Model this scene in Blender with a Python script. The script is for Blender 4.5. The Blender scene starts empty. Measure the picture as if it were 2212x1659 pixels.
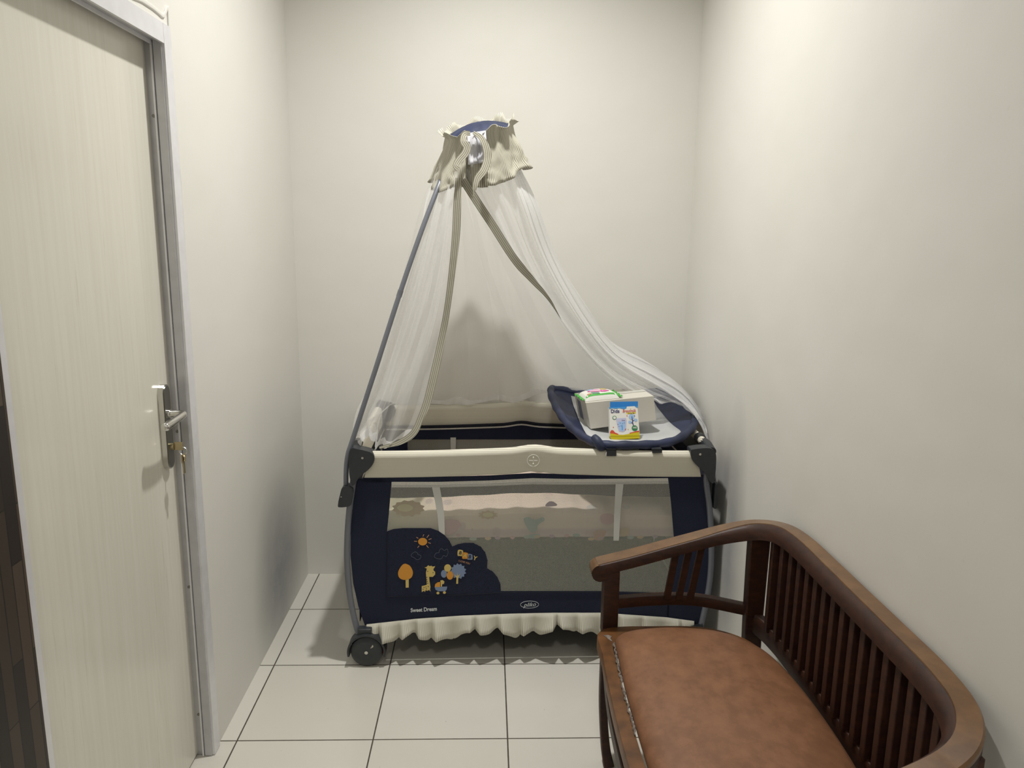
import bpy, bmesh, math, random
import numpy as np
from mathutils import Vector, Matrix
from mathutils.geometry import tessellate_polygon
from mathutils import noise as mnoise
random.seed(7)
C = bpy.context.scene
COL = C.collection
PI = math.pi

# ------------------------------------------------------------------ camera
W, H = 2212, 1659
F, PITCH, YAW, ROLL, CAMZ = 1644.94, 0.196948, 0.0336995, 0.0135563, 1.4854
cy, sy, cp, sp = math.cos(YAW), math.sin(YAW), math.cos(PITCH), math.sin(PITCH)
_f = Vector((sy*cp, cy*cp, -sp)); _r = Vector((cy, -sy, 0)); _u = _r.cross(_f)
cr, sr = math.cos(ROLL), math.sin(ROLL)
RT = _r*cr + _u*sr; UP = -_r*sr + _u*cr; FW = _f
cam = bpy.data.cameras.new('camera'); cam.sensor_width = 36; cam.lens = F/W*36
cam.clip_start = .02; cam.clip_end = 50
co = bpy.data.objects.new('camera', cam); COL.objects.link(co)
m = Matrix.Identity(4)
for i in range(3):
    m[i][0] = RT[i]; m[i][1] = UP[i]; m[i][2] = -FW[i]
m[2][3] = CAMZ
co.matrix_world = m
C.camera = co
CAM = Vector((0, 0, CAMZ))

# ------------------------------------------------------------------ light and exposure
C.view_settings.view_transform = 'Standard'; C.view_settings.look = 'None'
C.view_settings.gamma = 1; C.view_settings.use_curve_mapping = False
C.view_settings.exposure = 0.11
world = bpy.data.worlds.new('world'); C.world = world; world.use_nodes = True
world.node_tree.nodes['Background'].inputs[0].default_value = (.9, .93, 1, 1)
world.node_tree.nodes['Background'].inputs[1].default_value = .3
def lamp(name, loc, watts, size, col, spread):        # flat round lamps shining down
    l = bpy.data.lights.new(name, 'AREA'); l.shape = 'DISK'; l.energy = watts; l.size = size; l.color = col; l.spread = math.radians(spread)
    o = bpy.data.objects.new(name, l); o.location = loc; COL.objects.link(o); return o
lamp('ceiling_lamp', (.035, 2.18, 2.93), 19.8, .09, (1, .985, .945), 138)
lamp('fill_lamp', (.0, -.3, 2.93), 11, .3, (1, .97, .92), 150)  # unseen lamp added behind the camera for fill light

# ------------------------------------------------------------------ pixel helpers (real depth given each time)
def ray(px, py):
    return RT*((px-W/2)/F) + UP*(-(py-H/2)/F) + FW
def PY(px, py, Y):
    d = ray(px, py); return CAM + d*(Y/d.y)
def PX(px, py, X):
    d = ray(px, py); return CAM + d*(X/d.x)
def PZ(px, py, Z):
    d = ray(px, py); return CAM + d*((Z-CAMZ)/d.z)
CO = Vector((-.44, 2.44, 0)); CTH = math.radians(1.0)
CM = Matrix.Translation(CO) @ Matrix.Rotation(CTH, 4, 'Z'); CMI = CM.inverted()
CN = Vector((-math.sin(CTH), math.cos(CTH), 0))
def CW(px, py, d=0.0):                 # pixel on the cot plane at local depth d, world point
    r = ray(px, py); P0 = CO + CN*d
    return CAM + r*((P0-CAM).dot(CN)/r.dot(CN))
def CL(px, py, d=0.0):                 # same, cot local point
    return CMI @ CW(px, py, d)

# ------------------------------------------------------------------ materials
def nt(name):
    M = bpy.data.materials.new(name); M.use_nodes = True
    t = M.node_tree; b = t.nodes['Principled BSDF']
    return M, t, b
def N(t, typ, **kw):
    n = t.nodes.new(typ)
    for k, v in kw.items(): setattr(n, k, v)
    return n
def math_(t, op, a, b=None, c=None):
    n = N(t, 'ShaderNodeMath', operation=op)
    for i, x in enumerate((a, b, c)):
        if x is None: continue
        if isinstance(x, (int, float)): n.inputs[i].default_value = x
        else: t.links.new(x, n.inputs[i])
    return n.outputs[0]
def mix(t, fac, a, b):
    n = N(t, 'ShaderNodeMix', data_type='RGBA')
    for s, x in ((n.inputs[0], fac), (n.inputs[6], a), (n.inputs[7], b)):
        if isinstance(x, (int, float)): s.default_value = x
        elif isinstance(x, tuple): s.default_value = (*x[:3], 1)
        else: t.links.new(x, s)
    return n.outputs[2]
def noise(t, vec, scale, detail=3, rough=.5, out='Fac'):
    n = N(t, 'ShaderNodeTexNoise'); n.inputs['Scale'].default_value = scale
    n.inputs['Detail'].default_value = detail; n.inputs['Roughness'].default_value = rough
    if vec is not None: t.links.new(vec, n.inputs['Vector'])
    return n.outputs[out]
def coord(t, which='Object', scale=None, rot=None, loc=None):
    n = N(t, 'ShaderNodeTexCoord'); o = n.outputs[which]
    if scale or rot or loc:
        mp = N(t, 'ShaderNodeMapping'); t.links.new(o, mp.inputs[0])
        if scale: mp.inputs['Scale'].default_value = scale
        if rot: mp.inputs['Rotation'].default_value = rot
        if loc: mp.inputs['Location'].default_value = loc
        o = mp.outputs[0]
    return o
def ramp(t, fac, lo, hi):
    n = N(t, 'ShaderNodeMapRange'); n.inputs[1].default_value = lo; n.inputs[2].default_value = hi
    t.links.new(fac, n.inputs[0]); return n.outputs[0]
def bump(t, b, h, strength=.3, dist=.002):
    n = N(t, 'ShaderNodeBump'); n.inputs['Strength'].default_value = strength; n.inputs['Distance'].default_value = dist
    t.links.new(h, n.inputs['Height']); t.links.new(n.outputs[0], b.inputs['Normal'])
def simple(name, col, rough=.6, metal=0, nscale=None, namt=.15, bscale=None, bstr=.2, coat=0, sheen=0):
    M, t, b = nt(name)
    b.inputs['Base Color'].default_value = (*col, 1); b.inputs['Roughness'].default_value = rough
    b.inputs['Metallic'].default_value = metal
    if coat: b.inputs['Coat Weight'].default_value = coat; b.inputs['Coat Roughness'].default_value = .12
    if sheen: b.inputs['Sheen Weight'].default_value = sheen
    v = coord(t)
    if nscale:
        k = ramp(t, noise(t, v, nscale), .3, .7)
        c = mix(t, k, tuple(x*(1-namt) for x in col), tuple(min(1, x*(1+namt)) for x in col))
        t.links.new(c, b.inputs['Base Color'])
    if bscale: bump(t, b, noise(t, v, bscale, 4), bstr)
    return M

def wall_mat(name, stain=None):
    M, t, b = nt(name)
    v = coord(t)
    base = (.752, .74, .685)
    c = mix(t, ramp(t, noise(t, v, 1.7, 4, .6), .35, .65), base, (.765, .75, .71))
    sp_ = ramp(t, noise(t, v, 90, 2), .70, .80)
    c = mix(t, math_(t, 'MULTIPLY', sp_, .12), c, (.55, .52, .42))
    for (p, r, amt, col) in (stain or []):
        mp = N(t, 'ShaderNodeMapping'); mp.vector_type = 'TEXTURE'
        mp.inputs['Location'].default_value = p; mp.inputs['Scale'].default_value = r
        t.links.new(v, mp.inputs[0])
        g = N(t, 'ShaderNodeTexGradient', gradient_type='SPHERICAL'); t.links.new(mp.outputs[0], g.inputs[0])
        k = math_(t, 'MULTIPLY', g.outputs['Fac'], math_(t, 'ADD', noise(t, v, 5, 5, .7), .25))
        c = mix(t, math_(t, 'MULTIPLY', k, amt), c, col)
    t.links.new(c, b.inputs['Base Color'])
    b.inputs['Roughness'].default_value = .55
    h = math_(t, 'ADD', math_(t, 'MULTIPLY', noise(t, v, 3.0, 2), 5.0), math_(t, 'MULTIPLY', noise(t, v, 60, 3), .15))
    bump(t, b, h, .35, .004)
    return M

def tile_mat():
    M, t, b = nt('white_tiles'); v = coord(t)
    s = N(t, 'ShaderNodeSeparateXYZ'); t.links.new(v, s.inputs[0])
    def line(o, off):
        a = math_(t, 'ADD', o, off); a = math_(t, 'MULTIPLY', a, 1/.4)
        fr = math_(t, 'FRACT', a); d = math_(t, 'ABSOLUTE', math_(t, 'SUBTRACT', fr, .5))
        return d, math_(t, 'FLOOR', a)
    dx, ix = line(s.outputs[0], .7306+4); dy, iy = line(s.outputs[1], -2.8246+8)
    d = math_(t, 'MAXIMUM', dx, dy)
    n = noise(t, v, 40, 3)
    g = ramp(t, math_(t, 'ADD', d, math_(t, 'MULTIPLY', n, .0015)), .4945, .4965)
    wn = N(t, 'ShaderNodeTexWhiteNoise', noise_dimensions='2D'); cb = N(t, 'ShaderNodeCombineXYZ')
    t.links.new(ix, cb.inputs[0]); t.links.new(iy, cb.inputs[1]); t.links.new(cb.outputs[0], wn.inputs[0])
    tc = mix(t, wn.outputs[0], (.66, .64, .57), (.70, .68, .62))
    tc = mix(t, math_(t, 'MULTIPLY', ramp(t, noise(t, v, 2.5, 5, .65), .45, .75), .25), tc, (.60, .57, .50))
    spk = ramp(t, noise(t, v, 70, 1), .77, .82)
    tc = mix(t, math_(t, 'MULTIPLY', spk, .4), tc, (.35, .32, .26))
    c = mix(t, g, tc, (.075, .06, .045))
    t.links.new(c, b.inputs['Base Color'])
    t.links.new(math_(t, 'MULTIPLY_ADD', g, .6, .20), b.inputs['Roughness'])
    bump(t, b, math_(t, 'MULTIPLY', g, -1.0), .5, .002)
    return M

def door_mat():
    M, t, b = nt('cream_laminate')
    v = coord(t, scale=(46, 46, 1.6))
    v2 = coord(t, scale=(150, 150, 7))
    k = ramp(t, noise(t, v, 1.6, 5, .6), .30, .72)
    c = mix(t, k, (.715, .69, .605), (.765, .745, .665))
    k2 = ramp(t, noise(t, v2, 1, 3, .5), .60, .80)
    k3 = ramp(t, noise(t, coord(t, scale=(9, 9, 2.5)), 1, 2), .45, .6)
    c = mix(t, math_(t, 'MULTIPLY', math_(t, 'MULTIPLY', k2, k3), .50), c, (.50, .46, .36))
    t.links.new(c, b.inputs['Base Color']); b.inputs['Roughness'].default_value = .22
    return M

def stripe_mat(name, axis, period, ca=(.74, .71, .60), cb=(.44, .41, .33), uv=False, rough=.75, amt=1.0):
    M, t, b = nt(name)
    v = coord(t, 'UV' if uv else 'Object'); s = N(t, 'ShaderNodeSeparateXYZ'); t.links.new(v, s.inputs[0])
    o = s.outputs[axis]
    w = math_(t, 'SINE', math_(t, 'MULTIPLY', o, 2*PI/period))
    k = ramp(t, w, -.35, .35)
    c = mix(t, math_(t, 'MULTIPLY', k, amt), ca, cb)
    t.links.new(c, b.inputs['Base Color']); b.inputs['Roughness'].default_value = rough
    b.inputs['Sheen Weight'].default_value = .1
    bump(t, b, noise(t, coord(t), 22, 3), .35, .004)
    return M

def wood_mat(name='varnished_wood'):
    M, t, b = nt(name); v = coord(t, scale=(6, 6, 14)); v0 = coord(t)
    g = noise(t, v, 5, 6, .6)
    c = mix(t, ramp(t, g, .3, .7), (.021, .006, .004), (.054, .017, .007))
    # light on the handrail top is painted as a honey tint, see handrail material
    t.links.new(c, b.inputs['Base Color'])
    b.inputs['Roughness'].default_value = .5
    bump(t, b, g, .15, .001)
    return M
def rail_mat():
    M, t, b = nt('lit_honey_wood'); v = coord(t, scale=(3, 3, 10))  # wood lightened to paint in the light catching the rail top
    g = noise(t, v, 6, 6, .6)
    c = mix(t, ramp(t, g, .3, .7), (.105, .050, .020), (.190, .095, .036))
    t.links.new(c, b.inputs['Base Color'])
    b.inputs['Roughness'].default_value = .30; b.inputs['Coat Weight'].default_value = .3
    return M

def mesh_mat(name, col, period, cover, rough=.8):
    M, t, b = nt(name); v = coord(t); s = N(t, 'ShaderNodeSeparateXYZ'); t.links.new(v, s.inputs[0])
    k = PI/period
    xx = math_(t, 'ADD', s.outputs[0], s.outputs[1]); zz = s.outputs[2]
    p = math_(t, 'MULTIPLY', math_(t, 'SINE', math_(t, 'MULTIPLY', math_(t, 'ADD', xx, zz), k)), math_(t, 'SINE', math_(t, 'MULTIPLY', math_(t, 'SUBTRACT', xx, zz), k)))
    hole = math_(t, 'GREATER_THAN', math_(t, 'ABSOLUTE', p), cover)
    b.inputs['Base Color'].default_value = (*col, 1); b.inputs['Roughness'].default_value = rough
    tr = N(t, 'ShaderNodeBsdfTransparent'); ms = N(t, 'ShaderNodeMixShader')
    t.links.new(hole, ms.inputs[0]); t.links.new(b.outputs[0], ms.inputs[1]); t.links.new(tr.outputs[0], ms.inputs[2])
    t.links.new(ms.outputs[0], t.nodes['Material Output'].inputs[0])
    return M

def tulle_mat(name, alpha, col=(.93, .93, .935)):
    M, t, b = nt(name)
    d = N(t, 'ShaderNodeBsdfDiffuse'); d.inputs[0].default_value = (*col, 1)
    tl = N(t, 'ShaderNodeBsdfTranslucent'); tl.inputs[0].default_value = (*col, 1)
    m1 = N(t, 'ShaderNodeMixShader'); m1.inputs[0].default_value = .45
    t.links.new(d.outputs[0], m1.inputs[1]); t.links.new(tl.outputs[0], m1.inputs[2])
    tr = N(t, 'ShaderNodeBsdfTransparent'); ms = N(t, 'ShaderNodeMixShader')
    v = coord(t, 'UV')
    n = ramp(t, noise(t, coord(t, 'UV', scale=(13, .7, 1)), 1.0, 2), .3, .7)
    a = math_(t, 'MULTIPLY_ADD', n, alpha*.7, alpha*.65)
    t.links.new(a, ms.inputs[0]); t.links.new(tr.outputs[0], ms.inputs[1]); t.links.new(m1.outputs[0], ms.inputs[2])
    t.links.new(ms.outputs[0], t.nodes['Material Output'].inputs[0])
    return M

def print_mat():
    M, t, b = nt('cartoon_print'); v = coord(t)
    s = N(t, 'ShaderNodeSeparateXYZ'); t.links.new(v, s.inputs[0])
    vx = N(t, 'ShaderNodeTexVoronoi'); vx.inputs['Scale'].default_value = 16; t.links.new(v, vx.inputs['Vector'])
    blob = ramp(t, vx.outputs['Distance'], .32, .26)
    sep = N(t, 'ShaderNodeSeparateColor'); t.links.new(vx.outputs['Color'], sep.inputs[0])
    on = math_(t, 'GREATER_THAN', sep.outputs[0], .62)
    bc = mix(t, sep.outputs[1], (.62, .33, .36), (.36, .42, .44))
    base = mix(t, ramp(t, s.outputs[0], .14, .30), (.76, .70, .50), (.76, .62, .52))
    low = ramp(t, s.outputs[2], .490, .480)
    base = mix(t, low, base, (.62, .47, .46))
    c = mix(t, math_(t, 'MULTIPLY', math_(t, 'MULTIPLY', blob, on), .55), base, bc)
    dots = ramp(t, noise(t, v, 75, 1), .68, .74)
    c = mix(t, math_(t, 'MULTIPLY', dots, math_(t, 'MULTIPLY_ADD', low, .55, .12)), c, (.33, .20, .22))
    t.links.new(c, b.inputs['Base Color']); b.inputs['Roughness'].default_value = .85
    bump(t, b, noise(t, coord(t, scale=(18, 18, 3)), 1.2, 3), .5, .008)
    return M

def plank_mat():
    M, t, b = nt('dark_plank_cladding'); v = coord(t, scale=(1, 1, 1), rot=(0, PI/2, 0))
    s = N(t, 'ShaderNodeSeparateXYZ'); t.links.new(coord(t), s.inputs[0])
    cb = N(t, 'ShaderNodeCombineXYZ'); t.links.new(s.outputs[2], cb.inputs[0]); t.links.new(s.outputs[1], cb.inputs[1])
    br = N(t, 'ShaderNodeTexBrick'); t.links.new(cb.outputs[0], br.inputs['Vector'])
    br.inputs['Scale'].default_value = 1; br.inputs['Brick Width'].default_value = .26; br.inputs['Row Height'].default_value = .028
    br.inputs['Mortar Size'].default_value = .0012; br.offset = .37
    br.inputs['Color1'].default_value = (.018, .012, .010, 1); br.inputs['Color2'].default_value = (.12, .085, .06, 1)
    br.inputs['Mortar'].default_value = (.008, .006, .005, 1); br.inputs['Bias'].default_value = -.25
    t.links.new(br.outputs['Color'], b.inputs['Base Color']); b.inputs['Roughness'].default_value = .5
    return M

def leather_mat():
    M, t, b = nt('brown_leatherette'); v = coord(t, scale=(1, .8, 1))
    k = ramp(t, noise(t, v, 26, 6, .65), .38, .66)
    k2 = ramp(t, noise(t, v, 5, 3), .3, .7)
    c = mix(t, k, (.165, .070, .030), (.250, .112, .053))
    c = mix(t, math_(t, 'MULTIPLY', k2, .35), c, (.27, .135, .075))
    t.links.new(c, b.inputs['Base Color']); b.inputs['Roughness'].default_value = .5
    bump(t, b, noise(t, v, 90, 3), .3, .001)
    return M

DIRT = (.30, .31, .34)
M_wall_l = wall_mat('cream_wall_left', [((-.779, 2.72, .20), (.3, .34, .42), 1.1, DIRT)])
M_wall_b = wall_mat('cream_wall_back')
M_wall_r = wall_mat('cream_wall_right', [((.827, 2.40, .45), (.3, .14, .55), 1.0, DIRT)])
M_ceil = simple('white_ceiling', (.82, .80, .76), .8)
M_tile = tile_mat(); M_door = door_mat(); M_plank = plank_mat()
M_alu = simple('grey_aluminium', (.56, .56, .585), .35, .35, 30, .05)
M_alu_hi = simple('light_aluminium', (.78, .78, .81), .35, .2, 30, .04)
M_chrome = simple('brushed_chrome', (.62, .61, .58), .18, 1)
M_dkchrome = simple('dark_brushed_steel', (.23, .23, .21), .3, .9)
M_brass = simple('aged_brass', (.50, .42, .26), .3, .85)
M_screw = simple('dull_screw', (.25, .24, .22), .4, .7)
M_navy = simple('navy_canvas', (.0062, .0105, .034), .9, 0, 350, .45, 300, .5, sheen=.05)
M_navy_dk = simple('navy_binding', (.006, .008, .018), .85)
M_navy_pad = simple('navy_quilted_nylon', (.020, .028, .070), .55, 0, 20, .25, 30, .8)
M_str_h = stripe_mat('beige_ticking_rail', 2, .0052, amt=.5)
M_str_side = stripe_mat('beige_ticking_side', 2, .0052, amt=.5)
M_str_uv = stripe_mat('beige_ticking_cloth', 0, .0056, (.66, .64, .54), (.27, .25, .19), uv=True)
M_str_ruf = stripe_mat('beige_ticking_ruffle', 0, .0052, (.66, .64, .54), (.46, .44, .37), uv=True)
M_trim = stripe_mat('shaded_ticking_trim', 0, .0060, (.46, .44, .36), (.23, .22, .17), uv=True)  # ticking darkened to paint in the shade on the edge ribbons
M_white_tape = simple('white_webbing', (.62, .61, .56), .8, 0, 200, .08)
M_strap = simple('sheer_white_strap', (.60, .60, .57), .8)
M_net = mesh_mat('grey_window_mesh', (.56, .57, .50), .0050, .24)
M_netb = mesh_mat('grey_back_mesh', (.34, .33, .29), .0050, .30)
M_tulle = tulle_mat('white_tulle', .42)
M_tulle1 = tulle_mat('white_tulle_single', .17)
M_tulle2 = tulle_mat('white_tulle_bunched', .80)
M_tube = simple('grey_powder_coated_tube', (.17, .18, .21), .4, .2)
M_blk = simple('dark_grey_plastic', (.030, .034, .040), .45, 0, 60, .1)
M_blk2 = simple('black_plastic', (.014, .016, .018), .4)
M_satin = simple('white_satin', (.62, .62, .66), .28, 0, None, 0, 12, .5)
M_padwhite = simple('pale_grey_pad_lining', (.52, .53, .53), .7, 0, 10, .08, 18, .5)
M_print = print_mat()
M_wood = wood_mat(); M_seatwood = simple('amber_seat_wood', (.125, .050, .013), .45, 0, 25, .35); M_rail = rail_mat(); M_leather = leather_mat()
M_box = simple('white_cardboard', (.66, .63, .56), .6, 0, 8, .05)
M_tape = simple('clear_packing_tape', (.62, .62, .57), .2)
M_inkgrey = simple('printed_grey', (.20, .21, .26), .6)
def ink(n, c): return simple('ink_'+n, c, .6)
I_or = ink('orange', (.68, .30, .035)); I_ye = ink('yellow', (.66, .50, .16)); I_bl = ink('pale_blue', (.20, .27, .42))
I_pk = ink('salmon', (.55, .30, .16)); I_wh = ink('white', (.62, .65, .68)); I_out = ink('outline_grey', (.13, .15, .20))
I_dk = ink('dark', (.02, .02, .03)); I_red = ink('red', (.62, .07, .03)); I_sky = ink('sky_blue', (.05, .30, .70))
I_grn = ink('green', (.02, .20, .07)); I_brt = ink('bright_green', (.07, .40, .06)); I_yel = ink('bright_yellow', (.78, .62, .02))
I_paper = ink('paper_white', (.80, .79, .74)); I_mag = ink('magenta', (.70, .10, .38)); I_lb = ink('light_blue', (.36, .55, .82))
I_ind = ink('indigo', (.03, .03, .16)); I_lav = ink('lavender', (.56, .56, .74)); I_teal = ink('teal_green', (.16, .30, .24))
M_blue = simple('blue_card', (.015, .19, .50), .4); M_yel = simple('yellow_card', (.60, .50, .008), .4)
M_sheen = simple('emblem_grey', (.78, .77, .70), .5)

# ------------------------------------------------------------------ geometry helpers: world coordinates in, parent local out
MAT = {}
def root(name, loc, rz=0, **k):
    o = bpy.data.objects.new(name, None); COL.objects.link(o); o.empty_display_size = .05
    M = Matrix.Translation(loc) @ Matrix.Rotation(rz, 4, 'Z'); o.matrix_world = M; MAT[o.name] = M
    for a, b in k.items(): o[a] = b
    return o
def obj(name, verts, faces, mat, parent=None, smooth=False, uvs=None, local=False, solid=0, **k):
    me = bpy.data.meshes.new(name)
    if parent is not None and not local:
        Mi = MAT[parent.name].inverted(); verts = [Mi @ Vector(v) for v in verts]
    me.from_pydata([tuple(v) for v in verts], [], [tuple(f) for f in faces])
    if uvs:
        ul = me.uv_layers.new(name='UVMap')
        for l in me.loops: ul.data[l.index].uv = uvs[l.vertex_index]
    me.materials.append(mat); me.update()
    if smooth:
        for p in me.polygons: p.use_smooth = True
    o = bpy.data.objects.new(name, me); COL.objects.link(o)
    if parent is not None: o.parent = parent; MAT[o.name] = MAT[parent.name]
    if solid:
        s = o.modifiers.new('Solidify', 'SOLIDIFY'); s.thickness = solid; s.offset = 0
    for a, b in k.items(): o[a] = b
    return o
class MB:
    def __init__(s): s.v = []; s.f = []; s.uv = []
    def add(s, v, f, uv=None):
        b = len(s.v); s.v += [Vector(x) for x in v]; s.f += [tuple(i+b for i in q) for q in f]
        s.uv += uv if uv else [(0, 0)]*len(v)
        return s
    def box(s, lo, hi, bev=0):
        if bev:
            bm = bmesh.new(); bmesh.ops.create_cube(bm, size=1)
            for v in bm.verts:
                v.co = Vector([lo[i] + (v.co[i]+.5)*(hi[i]-lo[i]) for i in range(3)])
            bmesh.ops.bevel(bm, geom=list(bm.edges), offset=bev, segments=3, affect='EDGES', profile=.5)
            bm.verts.index_update()
            s.add([v.co.copy() for v in bm.verts], [[v.index for v in f.verts] for f in bm.faces]); bm.free()
            return s
        x0, y0, z0 = lo; x1, y1, z1 = hi
        return s.add([(x0,y0,z0),(x1,y0,z0),(x1,y1,z0),(x0,y1,z0),(x0,y0,z1),(x1,y0,z1),(x1,y1,z1),(x0,y1,z1)],
                     [(0,3,2,1),(4,5,6,7),(0,1,5,4),(1,2,6,5),(2,3,7,6),(3,0,4,7)])
    def hexa(s, b, t):                     # bottom 4 corners, top 4 corners
        return s.add(list(b)+list(t), [(0,3,2,1),(4,5,6,7),(0,1,5,4),(1,2,6,5),(2,3,7,6),(3,0,4,7)])
    def cyl(s, a, b, r0, r1=None, n=20, cap=True):
        a, b = Vector(a), Vector(b); r1 = r0 if r1 is None else r1
        d = (b-a).normalized(); x = d.orthogonal().normalized(); y = d.cross(x)
        v = [a+(x*math.cos(2*PI*i/n)+y*math.sin(2*PI*i/n))*r0 for i in range(n)] + [b+(x*math.cos(2*PI*i/n)+y*math.sin(2*PI*i/n))*r1 for i in range(n)]
        f = [(i, (i+1)%n, n+(i+1)%n, n+i) for i in range(n)]
        if cap: f += [tuple(range(n))[::-1], tuple(range(n, 2*n))]
        return s.add(v, f)
    def sweep(s, path, prof, up=(0,0,1), cap=True, closed=False, ustep=True):
        # prof: list of (side, up) or function t -> list
        P = [Vector(p) for p in path]; n = len(P); L = 0; vs = []; uv = []; k = None
        for i, p in enumerate(P):
            a = P[(i-1)%n] if closed else P[max(0, i-1)]; b = P[(i+1)%n] if closed else P[min(n-1, i+1)]
            T = (b-a).normalized(); U = Vector(up); S = T.cross(U).normalized(); U2 = S.cross(T)
            if i: L += (p-P[i-1]).length
            pr = prof(i/(n-1)) if callable(prof) else prof; k = len(pr); w = 0
            for j, (x, y) in enumerate(pr):
                if j: w += math.hypot(x-pr[j-1][0], y-pr[j-1][1])
                vs.append(p + S*x + U2*y); uv.append((L, w))
        f = []
        for i in range(n if closed else n-1):
            for j in range(k):
                i2 = (i+1)%n; f.append((i*k+j, i*k+(j+1)%k, i2*k+(j+1)%k, i2*k+j))
        if cap and not closed: f += [tuple(range(k)), tuple(range((n-1)*k, n*k))[::-1]]
        return s.add(vs, f, uv)
    def tube(s, path, r, n=12, **k):
        pr = (lambda t: [(math.cos(2*PI*i/n)*r(t), math.sin(2*PI*i/n)*r(t)) for i in range(n)]) if callable(r) else [(math.cos(2*PI*i/n)*r, math.sin(2*PI*i/n)*r) for i in range(n)]
        return s.sweep(path, pr, **k)
    def grid(s, rows, uvs=None):
        n, k = len(rows), len(rows[0]); vs = [p for r in rows for p in r]
        f = [(i*k+j, i*k+j+1, (i+1)*k+j+1, (i+1)*k+j) for i in range(n-1) for j in range(k-1)]
        return s.add(vs, f, [u for r in uvs for u in r] if uvs else None)
    def prism(s, poly, n, t):              # polygon of 3D points, extruded along vector n by t
        poly = [Vector(p) for p in poly]; n = Vector(n).normalized()*t; k = len(poly)
        tris = tessellate_polygon([poly])
        v = poly + [p+n for p in poly]
        f = [tuple(q) for q in tris] + [tuple(i+k for i in q)[::-1] for q in tris] + [(i, i+k, (i+1)%k+k, (i+1)%k) for i in range(k)]
        return s.add(v, f)
    def ball(s, c, r, sc=(1,1,1), n=16):
        v = []; f = []
        for i in range(n+1):
            th = PI*i/n
            for j in range(n*2):
                ph = PI*j/n; v.append((c[0]+r*sc[0]*math.sin(th)*math.cos(ph), c[1]+r*sc[1]*math.sin(th)*math.sin(ph), c[2]+r*sc[2]*math.cos(th)))
        k = 2*n
        f = [(i*k+j, i*k+(j+1)%k, (i+1)*k+(j+1)%k, (i+1)*k+j) for i in range(n) for j in range(k)]
        return s.add(v, f)
    def build(s, name, mat, parent=None, smooth=False, **k):
        o = obj(name, s.v, s.f, mat, parent, smooth, s.uv if any(u != (0,0) for u in s.uv) else None, **k)
        if smooth:
            bm = bmesh.new(); bm.from_mesh(o.data); bmesh.ops.recalc_face_normals(bm, faces=bm.faces)
            for e in bm.edges:
                if len(e.link_faces) == 2 and e.calc_face_angle(0) > math.radians(40): e.smooth = False
            bm.to_mesh(o.data); bm.free()
        return o
def cat(P, n=8, closed=False):             # catmull-rom through 3D points
    P = [Vector(p) for p in P]; m = len(P); out = []
    for i in range(m if closed else m-1):
        if closed: a, b, c, d = P[(i-1)%m], P[i], P[(i+1)%m], P[(i+2)%m]
        else:
            b, c = P[i], P[i+1]; a = P[i-1] if i else b*2-c; d = P[i+2] if i+2 < m else c*2-b
        for j in range(n):
            t = j/n; out.append(.5*((2*b)+(c-a)*t+(2*a-5*b+4*c-d)*t*t+(3*b-a-3*c+d)*t**3))
    if not closed: out.append(P[-1])
    return out
def resample(P, n):
    P = [Vector(p) for p in P]; L = [0]
    for a, b in zip(P, P[1:]): L.append(L[-1]+(b-a).length)
    out = []; j = 0
    for i in range(n):
        t = L[-1]*i/(n-1)
        while j < len(P)-2 and L[j+1] < t: j += 1
        k = (t-L[j])/max(1e-9, L[j+1]-L[j]); out.append(P[j].lerp(P[j+1], min(1, k)))
    return out
def rrect(w, h, r, n=3):
    o = []
    for cx_, cy_, a0 in ((w/2-r, h/2-r, 0), (-w/2+r, h/2-r, PI/2), (-w/2+r, -h/2+r, PI), (w/2-r, -h/2+r, 3*PI/2)):
        for i in range(n+1):
            a = a0+PI/2*i/n; o.append((cx_+r*math.cos(a), cy_+r*math.sin(a)))
    return o
def smooth2(poly, n=6):
    return [(p.x, p.y) for p in cat([(x, y, 0) for x, y in poly], n, True)]
def text(body, name, mat, parent, origin, xdir, ydir, size, shear=0, thick=.0003, bold=0, sx=1.0, align='CENTER'):
    cu = bpy.data.curves.new(name, 'FONT'); cu.body = body; cu.size = 1; cu.align_x = align; cu.align_y = 'CENTER'
    cu.shear = shear; cu.offset = bold; cu.extrude = 0; cu.resolution_u = 3
    to = bpy.data.objects.new(name+'_tmp', cu); COL.objects.link(to)
    dg = bpy.context.evaluated_depsgraph_get(); dg.update()
    me = bpy.data.meshes.new_from_object(to.evaluated_get(dg))
    bpy.data.objects.remove(to)
    xd = Vector(xdir).normalized()*size*sx; yd = Vector(ydir).normalized()*size; nd = xd.cross(yd).normalized()*thick
    vs = [Vector(origin)+xd*v.co.x+yd*v.co.y+nd for v in me.vertices]; fs = [tuple(p.vertices) for p in me.polygons]
    return obj(name, vs, fs, mat, parent)

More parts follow.
